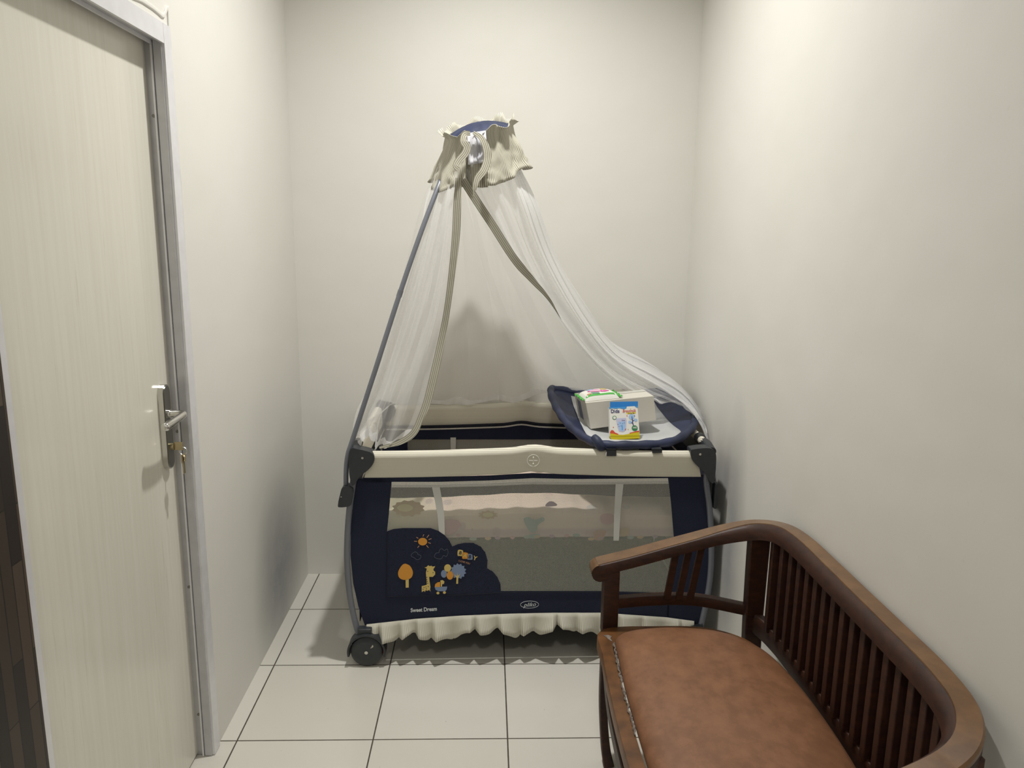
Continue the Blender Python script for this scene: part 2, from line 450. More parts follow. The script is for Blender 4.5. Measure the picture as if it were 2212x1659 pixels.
# ================================================================== THE ROOM
XL, XR, YB, YF, ZC = -.779, .827, 3.145, -1.6, 2.95
def struct(name, mb, mat, parent=None, smooth=False):
    o = mb.build(name, mat, parent, smooth)
    if parent is None: o['kind'] = 'structure'
    return o
struct('floor', MB().box((XL-.15, YF-.1, -.06), (XR+.1, YB+.1, 0)), M_tile)
struct('ceiling', MB().box((XL-.1, YF-.1, ZC), (XR+.1, YB+.1, ZC+.06)), M_ceil)
struct('wall_back', MB().box((XL-.1, YB, 0), (XR+.1, YB+.1, ZC)), M_wall_b)
struct('wall_right', MB().box((XR, YF-.1, 0), (XR+.1, YB, ZC)), M_wall_r)
struct('wall_front', MB().box((XL-.1, YF-.1, 0), (XR, YF, ZC)), M_wall_b)
DY0, DY1, DZ = 1.212, 2.0, 1.955           # door opening
struct('wall_left', MB().box((XL-.1, DY1, 0), (XL, YB, ZC)).box((XL-.1, DY0, DZ), (XL, DY1, ZC)).box((XL-.1, YF, 0), (XL, DY0, ZC)), M_wall_l)
tr = struct('trim_1', MB().box((XL, .2, 0), (XL+.012, DY0-.001, 2.2)), M_plank)
tr['label'] = 'dark plank-patterned wall cladding at the lower left edge, before the door frame'
# rough plaster lip around the frame
lip = MB(); random.seed(3)
pth = []
for i in range(40):
    z = .03 + (DZ+.022)*i/39; pth.append((XL+.001, DY1+.010+.004*math.sin(z*5)+random.uniform(-.0015, .0015), z))
for i in range(1, 28): pth.append((XL+.001, DY1+.01-.8*i/27, DZ+.024+.006*math.sin(i*.5)*min(1,i/5)+random.uniform(-.001, .001)))
pth = cat(pth, 3)
lip.sweep(pth, rrect(.010, .006, .002), up=(1, 0, 0))
o = struct('trim_2', lip, M_wall_l, smooth=True)

door = root('door_1', (XL-.04, 1.6, 0), kind='structure', label='closed cream laminate door in a grey aluminium frame on the left')
leafx = XL-.043
MB().box((leafx-.035, DY0+.03, .008), (leafx, DY1-.022, DZ-.03)).build('door_leaf', M_door, door)
fr = MB()
fr.box((XL-.098, DY1-.036, 0.002), (XL-.002, DY1-.0005, DZ)).box((XL-.02, DY1-.042, 0.002), (XL-.001, DY1-.034, DZ-.03))
fr.box((XL-.098, DY0+.0005, 0.002), (XL-.002, DY0+.022, DZ))
fr.box((XL-.098, DY0+.0225, DZ-.034), (XL-.0021, DY1-.0365, DZ-.0005))
fr.build('door_frame', M_alu, door)
fr = MB()                                   # pale face flange and thin raised bead
fr.box((XL-.0015, DY1-.038, 0.002), (XL+.006, DY1+.004, DZ+.006)).box((XL-.0015, DY0-.003, 0.002), (XL+.006, DY0+.024, DZ+.006)).box((XL-.0015, DY0+.0242, DZ-.040), (XL+.0057, DY1-.0382, DZ+.006))
fr.box((XL-.0265, DY1-.045, .002), (XL-.0225, DY1-.0362, DZ-.044)).box((XL-.0265, DY0+.024, DZ-.043), (XL-.0225, DY1-.037, DZ-.0342))
fr.build('frame_flange', M_alu_hi, door, label='pale aluminium face flange of the door frame')
for z in (1.75, .96, .52, .13):
    MB().cyl((XL-.033, DY1-.0375, z), (XL-.033, DY1-.034, z), .004).build('screw', M_screw, door)
MB().cyl((XL-.033, DY1-.20, DZ-.036), (XL-.033, DY1-.20, DZ-.033), .004).build('screw', M_screw, door)
# handle plate on the leaf: long rounded escutcheon
hx = leafx
zc0, zc1, yh = .878, 1.098, 1.905
def stadium(y, z0, z1, r, n=8):
    return [(y+r*math.cos(a), z1-r+r*math.sin(a)) for a in [PI*i/n for i in range(n+1)]] + [(y+r*math.cos(a), z0+r+r*math.sin(a)) for a in [PI+PI*i/n for i in range(n+1)]]
st = stadium(yh, zc0, zc1, .021)
hd = MB().prism([(hx, y, z) for y, z in st], (1, 0, 0), .014); pl = hd.build('handle_plate', M_chrome, door)
st2 = stadium(yh, zc0+.004, zc1-.004, .017)
MB().prism([(hx+.014, y, z) for y, z in st2], (1, 0, 0), .002).build('plate_face', M_dkchrome, pl)
hz = 1.022
lev = MB(); lev.cyl((hx+.015, yh, hz), (hx+.022, yh, hz), .012)
lev.tube(cat([(hx+.018, yh, hz), (hx+.042, yh, hz+.001), (hx+.056, yh-.008, hz+.001), (hx+.058, yh-.03, hz), (hx+.056, yh-.075, hz-.003), (hx+.052, yh-.105, hz-.007)], 6), lambda t: .0085+.0035*max(0,t-.35), up=(0,0,1)).ball((hx+.052, yh-.105, hz-.007), .0108, n=8)
lev.build('handle', M_chrome, door, smooth=True)
kz = .936
ky = MB().cyl((hx+.015, yh, kz), (hx+.024, yh, kz), .009).build('lock_cylinder', M_brass, door, smooth=True)
k1 = root('key_bunch', (hx+.03, yh, kz), label='small bunch of brass keys hanging in the lock of the cream door', category='keys')
a = MB().box((hx+.024, yh-.0012, kz-.010), (hx+.046, yh+.0012, kz+.012), .001)
a.build('key_head', M_brass, k1)
a = MB().tube([(hx+.045+.010*math.cos(t), yh, kz-.012+.010*math.sin(t)) for t in [2*PI*i/16 for i in range(16)]], .0009, 6, up=(0,1,0), closed=True)
a.build('key_ring', M_chrome, k1)
a = MB().cyl((hx+.045-.0012, yh-.001, kz-.030), (hx+.045+.0015, yh+.001, kz-.030), .010).box((hx+.043, yh-.011, kz-.042), (hx+.0465, yh+.011, kz-.020), .001).box((hx+.0435, yh-.005, kz-.072), (hx+.046, yh+.005, kz-.040), .0006)
a.build('spare_key', M_brass, k1)

# ================================================================== THE COT (travel playpen)
cot = root('travel_cot', CO, CTH, label='navy and beige baby travel cot with mesh sides and printed corner panel', category='cot')
CLN, CDP = 1.205, .68                       # length, depth of the top frame
def c3(s, d, z): return CM @ Vector((s, d, z))
def bumpz(s): return .010*math.exp(-((s-.60)/.05)**2) + .012*math.exp(-((s-.60)/.28)**2)
FZ1 = .768; FZ0 = .676

# --- legs
def leg_pts(pix, d): return [CL(x, y, 0) + Vector((0, d, 0)) for x, y in pix]
lpix = [(766, 990), (763, 1040), (756, 1090), (751, 1150), (750, 1215), (755, 1280), (765, 1335), (778, 1378)]
rpix = [(1534, 990), (1528, 1035), (1535, 1095), (1539, 1165), (1537, 1240), (1527, 1305), (1514, 1362)]
for pix in (lpix, rpix):
    for d in (.0, CDP):
        pts = leg_pts(pix, d)
        if pix is rpix: pts = [p-Vector((.004 if True else 0, 0, 0)) for p in pts]
        MB().tube([CM @ p for p in cat(pts, 5)], .0105, 12, up=(0,1,0)).build('leg', M_tube, cot, smooth=True)
# --- wheels on the left
for d in (-.012, CDP+.012):
    c = CM @ Vector((.031, d, .0575)); sgn = -1 if d < 0 else 1
    hub = root('castor', c); hub.parent = cot; hub.matrix_parent_inverse = Matrix.Identity(4); hub.matrix_local = CMI @ Matrix.Translation(c)
    MAT[hub.name] = Matrix.Translation(c)
    w = MB()
    prof = [(.012, -.014), (.044, -.016), (.054, -.010), (.057, 0), (.054, .010), (.044, .016), (.012, .014)]
    ring = []
    for i in range(40):
        a = 2*PI*i/40; ring.append([c+Vector((math.cos(a)*r, y-.006, math.sin(a)*r)) for r, y in prof])
    vs = [p for r in ring for p in r]; k = len(prof)
    w.add(vs, [(i*k+j, i*k+(j+1)%k, ((i+1)%40)*k+(j+1)%k, ((i+1)%40)*k+j) for i in range(40) for j in range(k)])
    w.build('wheel', M_blk, hub, smooth=True)
    MB().cyl(c+Vector((0, -.021, 0)), c+Vector((0, .018, 0)), .030, .034, 32).build('wheel_disc', M_blk, hub, smooth=True)
    MB().cyl(c+Vector((0, -.0245, 0)), c+Vector((0, -.019, 0)), .006, .007, 16).build('axle_cap', M_chrome, hub, smooth=True)
    fd = MB()                               # mudguard arc above the wheel
    arc = [c+Vector((math.cos(a)*.060, 0, math.sin(a)*.060)) for a in [math.radians(-12+204*i/24) for i in range(25)]]
    for s_ in (0,):
        rows = []
        for q, (rr, yy) in enumerate(((.066, -.024), (.066, .022), (.0595, .022), (.0595, -.024))):
            rows.append([c+Vector((math.cos(a)*rr, yy, math.sin(a)*rr)) for a in [math.radians(-14+208*i/28) for i in range(29)]])
        rows.append(rows[0]); fd.grid(rows)
    fd.box(c+Vector((-.030, -.014, .054)), c+Vector((.018, .016, .082)), .004)
    fd.build('mudguard', M_blk, hub, smooth=True)
    MB().cyl(c+Vector((-.006, -.013, .071)), c+Vector((-.006, -.010, .071)), .003).build('rivet', M_chrome, hub)
MB().box(CM @ Vector((.084, -.02, .045)), CM @ Vector((.096, .0, .066)), .002).build('brake_pedal', I_red, cot, label='small red brake tab beside the wheel')
for d in (0, CDP):                          # feet on the right
    p = CM @ Vector((1.192, d, 0))
    MB().hexa([p+Vector(v) for v in ((-.034,-.022,0),(.034,-.022,0),(.034,.022,0),(-.034,.022,0))],
              [p+Vector(v) for v in ((-.028,-.017,.125),(.016,-.017,.135),(.016,.017,.135),(-.028,.017,.125))]).build('foot', M_blk2, cot)
p = CM @ Vector((.58, .30, 0))
for s_, d in ((.58, .30),):
    MB().cyl(c3(s_, d, 0), c3(s_, d, .16), .012, .010).build('centre_foot', M_blk2, cot, smooth=True)

# --- corner joints
def joint(pix, d0, thick, dx=0):
    pts = [CL(x, y, 0) for x, y in smooth2(pix, 4)]
    pts = [CM @ (p + Vector((dx, d0, 0))) for p in pts]
    return MB().prism(pts, CN, thick)
jl = [(757, 975), (762, 964), (775, 966), (800, 972), (810, 980), (809, 995), (798, 1010), (780, 1024), (768, 1042), (762, 1042), (757, 1020), (756, 1000)]
jr = [(1488, 970), (1496, 966), (1528, 964), (1541, 974), (1542, 1000), (1538, 1036), (1530, 1036), (1519, 1018), (1500, 1000), (1490, 986)]
for d in (-.024, CDP-.022):
    for j in (jl, jr):
        joint(j, d, .046).build('corner_joint', M_blk, cot, smooth=True)
for x, y in ((783, 989), (1512, 981)):
    q = CW(x, y, -.024); MB().cyl(q-CN*.003, q+CN*.003, .004).build('rivet', M_chrome, cot, smooth=True)
# backward curving part of the front joints carrying the side rails
for x0 in (.004, CLN-.004):
    a = MB().tube([c3(x0+(.008 if x0 < .5 else -.010)*0, -.002, .765), c3(x0, .05, .776), c3(x0, .085, .774)], .017, 12).build('rail_socket', M_blk, cot, smooth=True)

# --- padded rail covers
def rail_cover(d, s0, s1, name='rail_cover'):
    path = [c3(s0+(s1-s0)*i/60, d, (FZ0+FZ1)/2+bumpz(s0+(s1-s0)*i/60)) for i in range(61)]
    def prof(t):
        n = rrect(.038, FZ1-FZ0, .018, 6); sag = .004*math.sin(t*PI*5+1)
        o = []
        for x, y in n:
            w = .55 + .45*(y/(.5*(FZ1-FZ0))) if y < 0 else 1
            o.append((x*max(.35, w), y*1.0))
        return o
    return MB().sweep(path, prof)
cv = rail_cover(0, .030, 1.175)
for i, v in enumerate(cv.v):                # slanted ends that widen downwards
    l = CMI @ v; tz = (FZ1-l.z)/(FZ1-FZ0)
    l.x = l.x + (.5-(l.x/CLN))*-2*0 + ((-1 if l.x < .6 else 1)*abs(l.x-.6)/.57)**3*(tz*.026-.030)
    cv.v[i] = CM @ l
cv.build('rail_cover', M_str_h, cot, smooth=True)
rail_cover(CDP, .03, 1.175).build('rail_cover', M_str_h, cot, smooth=True)
def side_cover(x0, name, d0, d1):
    path = [c3(x0, d0+(d1-d0)*i/16, (FZ0+FZ1)/2) for i in range(17)]
    return MB().sweep(path, rrect(.036, FZ1-FZ0, .017, 5)).build(name, M_str_side, cot, smooth=True)
side_cover(.0, 'side_rail_cover', .05, CDP-.03)
# right side rail: slim ticking tube with a black hinge collar
MB().tube([c3(CLN-.006, .06+i*.05, .776) for i in range(12)], .0145, 14).build('side_rail_cover', M_str_side, cot, smooth=True)
MB().tube([c3(CLN-.006, .108, .777), c3(CLN-.006, .113, .777), c3(CLN-.006, .140, .777), c3(CLN-.006, .145, .777)], lambda t: .019 if .1 < t < .9 else .016, 16).build('hinge_collar', M_blk2, cot, smooth=True)
# emblem on the front cover
e = CW(1152, 995, -.0205); em = MB()
ex, ez = (CM.to_3x3() @ Vector((1, 0, 0))), Vector((0, 0, 1))
def ring2(mb, c, rx, rz, w, n=40, thick=.0012):
    pts = [c+ex*(rx*math.cos(2*PI*i/n))+ez*(rz*math.sin(2*PI*i/n)) for i in range(n)]
    mb.sweep(pts, rrect(w, thick, thick*.4, 1), up=tuple(-CN), closed=True)
ring2(em, e, .0200, .0200, .0022)
for a_, b_ in (((0, .013), (0, -.013)), ((-.014, 0), (.014, 0))):
    em.sweep([e+ex*a_[0]+ez*a_[1], e+ex*b_[0]+ez*b_[1]], rrect(.0022, .0012, .0004, 1), up=tuple(-CN))
em.ball(e+ez*.011, .0026, n=6).ball(e-ez*.011, .0026, n=6)
em.build('round_emblem', M_sheen, cot, label='pale ring emblem with a small cross on the rail cover')

# --- fabric sides
def fill(pix, d=0, t=.0016, sm=False, mb=None, back=True):
    pts = smooth2(pix, 5) if sm else pix
    mb = mb or MB()
    return mb.prism([CW(x, y, d) for x, y in pts], CN, t)
top = [(785, 1033), (950, 1031), (1060, 1027), (1150, 1023), (1240, 1026), (1515, 1026)]
fp = MB()
fill([(766, 1034), (846, 1034), (844, 1060), (840, 1110), (836, 1147), (834, 1286), (836, 1347), (788, 1351), (774, 1310), (763, 1260), (757, 1200), (758, 1130), (764, 1075)], mb=fp)
fill([(1443, 1026), (1520, 1026), (1531, 1080), (1535, 1160), (1532, 1235), (1522, 1300), (1512, 1350), (1500, 1344), (1440, 1334), (1444, 1280), (1452, 1240), (1456, 1165), (1450, 1090)], mb=fp)
fill([(834, 1284), (1000, 1280), (1085, 1277), (1300, 1277), (1448, 1281), (1444, 1335), (1300, 1325), (1195, 1325), (1100, 1327), (1000, 1331), (900, 1338), (836, 1347)], mb=fp)
fill([(785, 1032), (950, 1030), (1060, 1027), (1150, 1022), (1240, 1025), (1515, 1026), (1515, 1032), (1443, 1033), (1240, 1035), (1150, 1032), (1060, 1038), (950, 1041), (785, 1042)], mb=fp)
fp.build('front_panel', M_navy, cot)
fill([(836, 1148), (850, 1143), (870, 1141), (900, 1141), (930, 1141), (947, 1147), (960, 1156), (970, 1167), (977, 1181), (988, 1176), (1003, 1173), (1022, 1173), (1038, 1181), (1048, 1193), (1053, 1210), (1052, 1228), (1063, 1234), (1074, 1246), (1081, 1262), (1082, 1281), (834, 1288)], d=-.0016, t=.0014).build('cloud_panel', M_navy, cot, label='navy cloud-shaped panel with printed animals')
cpn = bpy.data.objects['cloud_panel']
# thin seams
sm_ = MB()
for a_ in ([(834, 1289), (1000, 1285), (1084, 1280), (1300, 1279), (1446, 1282)], [(838, 1150), (835, 1290)]):
    sm_.sweep([CW(x, y, -.002) for x, y in a_], rrect(.002, .002, .0006, 1), up=tuple(-CN))
sm_.build('seam', M_navy_dk, cot)
MB().prism([CW(x, y, .0008) for x, y in ((840, 1040), (1150, 1034), (1447, 1034), (1458, 1165), (1452, 1284), (830, 1290))], CN, .0002).build('mesh_window', M_net, cot)
tp = fill([(846, 1041), (950, 1041), (1060, 1038), (1150, 1033), (1240, 1035), (1443, 1033), (1444, 1045), (1240, 1047), (1150, 1046), (1060, 1050), (950, 1053), (846, 1053)], d=-.001, t=.001)
tp.build('window_tape', M_white_tape, cot)
st_ = MB()
for dy in (-4.5, -1.5):
    st_.sweep([CW(x, y+dy, -.0012) for x, y in ((848, 1053), (950, 1053), (1060, 1050), (1150, 1046), (1240, 1047), (1443, 1045))], rrect(.0008, .0006, .0002, 1), up=tuple(-CN))
st_.build('stitching', M_inkgrey, cot)
fill([(933, 1052), (950, 1052), (956, 1085), (960, 1115), (961, 1156), (948, 1148), (945, 1115), (940, 1085)], d=-.0006, t=.0008).build('strap', M_strap, cot)
fill([(1330, 1045), (1347, 1045), (1341, 1100), (1337, 1168), (1325, 1168), (1327, 1100)], d=-.0006, t=.0008).build('strap', M_strap, cot)

# side panels and back panel
def wallpanel(P):        # P(a, z, off): point at run a (0..1), height z
    pass
def run_panel(pt, n_out, mesh_lo, mesh_hi, a0, a1, has_mesh=True):
    nv = MB(); nn = n_out
    def q(a, b, z0, z1, off=0): return [pt(a, z0)+nn*off, pt(b, z0)+nn*off, pt(b, z1)+nn*off, pt(a, z1)+nn*off]
    nv.prism(q(0, 1, mesh_hi, FZ0+.030), nn, .002)
    nv.prism(q(0, 1, .15, mesh_lo), nn, .002)
    nv.prism(q(0, a0, mesh_lo, mesh_hi), nn, .002); nv.prism(q(a1, 1, mesh_lo, mesh_hi), nn, .002)
    me = MB().prism(q(a0-.01, a1+.01, mesh_lo-.005, mesh_hi+.005, .0005), nn, .0003)
    return nv, me
for nm, pt, nn in (('back_panel', lambda a, z: c3(.012+a*1.18, CDP, z), CN),
                   ('side_panel', lambda a, z: c3(.006, .012+a*(CDP-.024), z), -ex),
                   ('side_panel', lambda a, z: c3(CLN-.010, .012+a*(CDP-.024), z), ex)):
    lo, hi = (.25, .620) if nm == 'back_panel' else (.25, .56)
    nv, me = run_panel(pt, nn, lo, hi, .09 if nm == 'back_panel' else .12, .93 if nm == 'back_panel' else .88)
    nv.build(nm, M_navy, cot); me.build('mesh_window', M_netb, cot)
    tpb = MB(); inn = -nn
    tpb.prism([pt(.02, .690)+inn*.018, pt(.98, .690)+inn*.018, pt(.98, .697)+inn*.018, pt(.02, .697)+inn*.018] if nm == 'side_panel' else
              [pt(.03, .676)+inn*.004, pt(.97, .676)+inn*.004, pt(.97, .6765)+inn*.004, pt(.03, .6765)+inn*.004], inn, .001)
    if nm == 'back_panel': tpb = MB().sweep([c3(.03+i*.019, CDP-.006, FZ0-.007+bumpz(.03+i*.019)) for i in range(61)], rrect(.001, .0065, .0003, 1))
    tpb.v = [v - Vector((0, 0, .024 if nm == 'side_panel' else .004)) for v in tpb.v]
    tpb.build('piping', M_white_tape, cot)
MB().prism([CW(x, y, CDP-.003) for x, y in ((973, 945), (985, 945), (984, 1000), (974, 1000))], -CN, .001).build('strap', M_strap, cot)
MB().prism([CW(x, y, CDP-.003) for x, y in ((1333, 945), (1345, 945), (1344, 1000), (1334, 1000))], -CN, .001).build('strap', M_strap, cot)
# navy binding under the back cover
MB().sweep([c3(.03+i*.019, CDP-.018, FZ0+.004+bumpz(.03+i*.019)) for i in range(61)], rrect(.004, .010, .0015, 1)).build('binding', M_navy_dk, cot, smooth=True)

# --- ruffle along the bottom
rf = MB(); rows = [[], [], [], [], []]; uv = [[], [], [], [], []]
NR = 420
btm = [(792, 1350), (900, 1338), (1000, 1331), (1100, 1327), (1195, 1325), (1300, 1325), (1440, 1335), (1499, 1343)]
bt = resample([CL(x, y, 0) for x, y in btm], NR)
random.seed(11)
pl_ = []; x = 0
while x < 1.3: w_ = random.uniform(.050, .095); pl_.append((x, w_, random.uniform(.6, 1.1), random.choice((-1, 1)))); x += w_
U = 0
for i, p in enumerate(bt):
    s_ = p.x
    x0, w_, am, sg = [q for q in pl_ if q[0] <= s_][-1]; t = (s_-x0)/w_
    if sg < 0: t = 1-t
    # flat panel swinging outward, then a sharp tuck back
    fold = (t/.82)**1.3 if t < .82 else max(0, 1-(t-.82)/.18)
    hem = .066 + .014*math.sin(s_*23+1)*am + .010*math.sin(s_*61) + .006*fold
    if i: U += .0030
    for r in range(5):
        v = r/4; dd = -.003 - .040*fold*am*v**.9; dx = -.012*sg*(1-abs(2*t-1))*v*am
        rows[r].append(c3(s_+dx, dd, p.z+.004 - hem*v + .006*fold*v*v)); uv[r].append((U, v*.06))
rf.grid(rows, uv); rf.build('ruffle', M_str_ruf, cot, smooth=True, solid=.001)

# --- bedding inside the hung bassinet, seen through the mesh and over the rail
bed = MB(); rows = []; NB = 80
for (d, z, wv) in ((.34, .575, .003), (.24, .578, .005), (.17, .570, .005), (.11, .556, .005), (.070, .546, .004), (.036, .540, .002), (.022, .530, .001), (.018, .50, .002), (.018, .455, .001), (.05, .45, 0), (.30, .45, 0)):
    rows.append([c3(.05+1.10*i/NB, d+wv*math.sin(i*1.7)*1.0, z+wv*math.sin(i*.9+d*9)+.010*math.exp(-((i/NB-.5)/.2)**2)*(1 if z > .5 else 0)) for i in range(NB+1)])
bed.grid(rows); bedo = bed.build('bassinet_bedding', M_print, cot, smooth=True, label='pink and cream bedding with cartoon print')
mt = MB(); mt.box((.045, .28, .455), (1.155, .655, .53), .02); mt.v = [CM @ v for v in mt.v]
mt.build('mattress', M_print, cot, smooth=True)
bb = MB().box((.03, .012, .150), (1.175, CDP-.012, .172), .006); bb.v = [CM @ v for v in bb.v]; bb.build('base_mat', M_navy, cot)
# navy liner strip hanging behind the front mesh
ln = MB(); rows = []
for (d, z) in ((.024, .672), (.030, .645), (.026, .615), (.019, .598)):
    rows.append([c3(.05+1.10*i/60, d+.003*math.sin(i*.8), z+(.016*math.exp(-((i/60-.5)/.22)**2) if z < .63 else 0)) for i in range(61)])
ln.grid(rows); ln.build('bassinet_liner', simple('slate_liner', (.022, .034, .085), .8), cot, smooth=True, solid=.001)
# big motifs of the print
def decal(pix, mat, nm, d=.011, par=bedo, sm=True):
    pts = smooth2(pix, 4) if sm else pix
    return MB().prism([CW(x, y, d) for x, y in pts], -CN, .0006).build(nm, mat, par)
def circ(cx_, cy_, rx, ry=None, n=20, a0=0):
    ry = ry or rx; return [(cx_+rx*math.cos(a0+2*PI*i/n), cy_+ry*math.sin(a0+2*PI*i/n)) for i in range(n)]
def star(cx_, cy_, r, r2, n):
    return [(cx_+(r if i % 2 else r2)*math.cos(PI*i/n), cy_+(r if i % 2 else r2)*math.sin(PI*i/n)) for i in range(2*n)]
P_tan = ink('print_tan', (.50, .34, .17)); P_yel = ink('print_yellow', (.66, .58, .28)); P_tl = ink('print_teal', (.22, .32, .31)); P_pk = ink('print_pink', (.52, .27, .30))
P_lil = ink('print_lilac', (.36, .22, .36)); P_rd = ink('print_rust', (.42, .20, .14))
decal([(x, y*1.0) for x, y in [(cx, 1098+(cy-1098)*.5) for cx, cy in star(882, 1098, 36, 31, 12)]], P_tan, 'lion_motif')
decal(circ(875, 1097, 17, 8), P_yel, 'lion_face', .0095)
decal([(cx, 1112+(cy-1112)*.45) for cx, cy in star(1054, 1112, 22, 17, 10)], P_tan, 'small_lion_motif')
decal(circ(1054, 1112, 11, 5), P_yel, 'small_lion_face', .0095)
decal([(1131, 1122), (1142, 1117), (1155, 1123), (1172, 1117), (1176, 1124), (1162, 1134), (1160, 1145), (1150, 1150), (1140, 1142)], P_tl, 'teal_motif')
decal([(1143, 1155), (1165, 1154), (1162, 1162), (1145, 1163)], P_tl, 'teal_motif')
decal([(960, 1125), (985, 1124), (996, 1133), (990, 1142), (980, 1152), (962, 1154)], P_pk, 'pink_motif')
decal([(1180, 1088), (1188, 1083), (1198, 1085), (1203, 1092), (1180, 1094)], P_lil, 'lilac_motif')
decal([(1297, 1115), (1308, 1109), (1325, 1112), (1328, 1125), (1315, 1133), (1300, 1130)], P_pk, 'pink_motif')
decal([(1285, 1148), (1308, 1145), (1306, 1158), (1298, 1167), (1283, 1164)], P_rd, 'rust_motif')
decal([(1340, 1144), (1358, 1140), (1356, 1156), (1342, 1158)], P_tan, 'tan_motif')
for i in range(16):
    x_ = 990 + i*28 + (i*37 % 11); y_ = 1156 + (i*53 % 9)
    decal(circ(x_, y_, 5+(i*7 % 4), 3.5, 8), (P_pk, P_tl, P_tan, P_lil)[i % 4], 'small_motif')
# toys or bedding colour strip visible over the rail
pb = MB(); pb.grid([[c3(.06+.012*i, .600+.02*j, .540+.010*math.sin(i*1.1)+.012*j) for i in range(18)] for j in range(3)])
pb.build('folded_blanket', simple('patterned_pink_red', (.30, .06, .07), .8, 0, 30, .9), cot, smooth=True, solid=.01)

# --- printed artwork on the cloud panel
def art(pix, mat, nm, par=cpn, d=-.0032, sm=False, t=.0004):
    pts = smooth2(pix, 4) if sm else pix
    return MB().prism([CW(x, y, d) for x, y in pts], -CN, t).build(nm, mat, par)
art(circ(913, 1170, 9.8, 8.2, 24), I_or, 'sun')
rays_ = MB()
for (x1, y1, x2, y2) in ((913.5, 1159, 915.5, 1154.5), (922, 1161.5, 926.5, 1155.5), (926, 1165.5, 932, 1163.5), (925, 1172, 930.5, 1174), (921, 1178, 925.5, 1183), (905.5, 1179, 902, 1183), (901, 1169.5, 894.5, 1169), (903.5, 1163, 899.5, 1160.5)):
    rays_.sweep([CW(x1, y1, -.0034), CW(x2, y2, -.0034)], rrect(.0022, .0004, .0001, 1), up=tuple(-CN))
rays_.build('sun_rays', I_pk, cpn)
def outline(pix, nm, w=.0009, mat=I_out):
    pts = [CW(x, y, -.0034) for x, y in smooth2(pix, 5)]
    MB().sweep(pts, rrect(w, .0004, .0001, 1), up=tuple(-CN), closed=True).build(nm, mat, cpn)
outline([(893, 1194), (897, 1192), (902, 1195), (903, 1198), (909, 1200), (908, 1206), (901, 1209), (895, 1205), (889, 1202), (889, 1197)], 'small_cloud')
outline([(938, 1202), (942, 1195), (948, 1194), (949, 1189), (954, 1185), (960, 1189), (966, 1186), (968, 1194), (964, 1202), (958, 1200), (953, 1207), (943, 1206)], 'big_cloud')
art([(873, 1218), (866, 1224), (860, 1236), (862, 1247), (870, 1252), (880, 1252), (889, 1247), (892, 1236), (887, 1224), (880, 1219)], I_or, 'round_tree', sm=True)
art([(876, 1251), (883, 1251), (883, 1269), (876.5, 1269.5)], I_ye, 'tree_trunk')
art([(925, 1221), (928, 1223), (932, 1222), (934, 1224), (940, 1223), (938, 1227), (936, 1229), (937, 1233), (940, 1235), (940, 1241), (935, 1246), (927, 1246), (928, 1256), (930, 1268), (929, 1273), (930, 1278), (927, 1274), (924, 1276), (919, 1275), (918, 1279), (916, 1276), (911, 1279), (911, 1266), (916, 1265), (922, 1263), (921, 1250), (920, 1237), (922, 1228), (917, 1226), (921, 1225)], I_ye, 'giraffe', d=-.0032)
sp_ = MB()
for x, y in ((922, 1252), (923, 1256), (924, 1260), (916, 1269), (920, 1268), (925, 1267), (914, 1273), (921, 1272), (922, 1247), (935.5, 1237), (924, 1234)):
    sp_.prism([CW(a, b, -.0037) for a, b in circ(x, y, 1.3, .9, 6)], -CN, .0002)
sp_.build('giraffe_spots', I_dk, cpn)
art([(939, 1268), (940, 1262), (945, 1258), (951, 1257), (951, 1268)], I_or, 'pram_hood')
art([(939, 1268), (966, 1267), (965, 1273), (962, 1277), (947, 1277), (941, 1274)], I_bl, 'pram_body')
art([(952, 1267), (952, 1258), (951, 1254), (956, 1253), (960, 1256), (959, 1261), (955, 1262), (955, 1267)], I_ye, 'giraffe_calf')
art(circ(946, 1281, 3.3, 2.8, 12), I_ye, 'pram_wheel'); art(circ(960, 1280, 3.3, 2.8, 12), I_ye, 'pram_wheel')
art(circ(967, 1227, 7.6, 8.2, 18), I_ye, 'balloon', d=-.0032)
art(circ(959, 1239.5, 6.5, 8.4, 18), I_bl, 'balloon', d=-.0030)
art(circ(972, 1243, 7.2, 9.2, 18), I_or, 'balloon', d=-.0036)
art([(cx, 1237+(cy-1237)*1.0) for cx, cy in star(990, 1234, 17.5, 14, 13)], I_bl, 'blue_tree', d=-.0028)
art([(985.5, 1261), (986, 1248), (981, 1241), (987, 1245), (987.5, 1237), (989, 1244), (994, 1240), (990, 1248), (989.5, 1261)], I_ye, 'tree_trunk', d=-.0034)
xd = (CW(1030, 1210, -.003)-CW(988, 1194, -.003)).normalized(); xd2 = (CM.to_3x3() @ Vector((math.cos(-.30), 0, math.sin(-.30)))); yd2 = CM.to_3x3() @ Vector((math.sin(.30), 0, math.cos(.30)))
for ch, cx_, cy_, bg, fg, rr in (('B', 994.5, 1194.5, I_ye, I_dk, 6.3), ('A', 1004.8, 1200.5, I_or, I_ye, 6.6), ('B', 1015, 1203, I_bl, I_dk, 5.9), ('Y', 1026, 1206, I_ye, I_dk, 6.2)):
    if ch != 'Y': art([(cx_+rr*.95*a, cy_+rr*1.0*b) for a, b in ((-.8, -1), (.8, -.9), (1, -.2), (.95, .9), (-.2, 1), (-1, .8))], bg, 'letter_tile', sm=True)
    text(ch, 'letter_'+ch.lower(), fg if ch != 'Y' else I_ye, cpn, CW(cx_, cy_, -.0042), xd2, yd2, .017 if ch != 'Y' else .021, bold=.025)
text('I LOVE YOU', 'love_line', I_pk, cpn, CW(1003, 1214.5, -.0036), xd2, yd2, .0095, bold=.01, sx=.8)
fpn = bpy.data.objects['front_panel']
xs = CM.to_3x3() @ Vector((1, 0, .055))
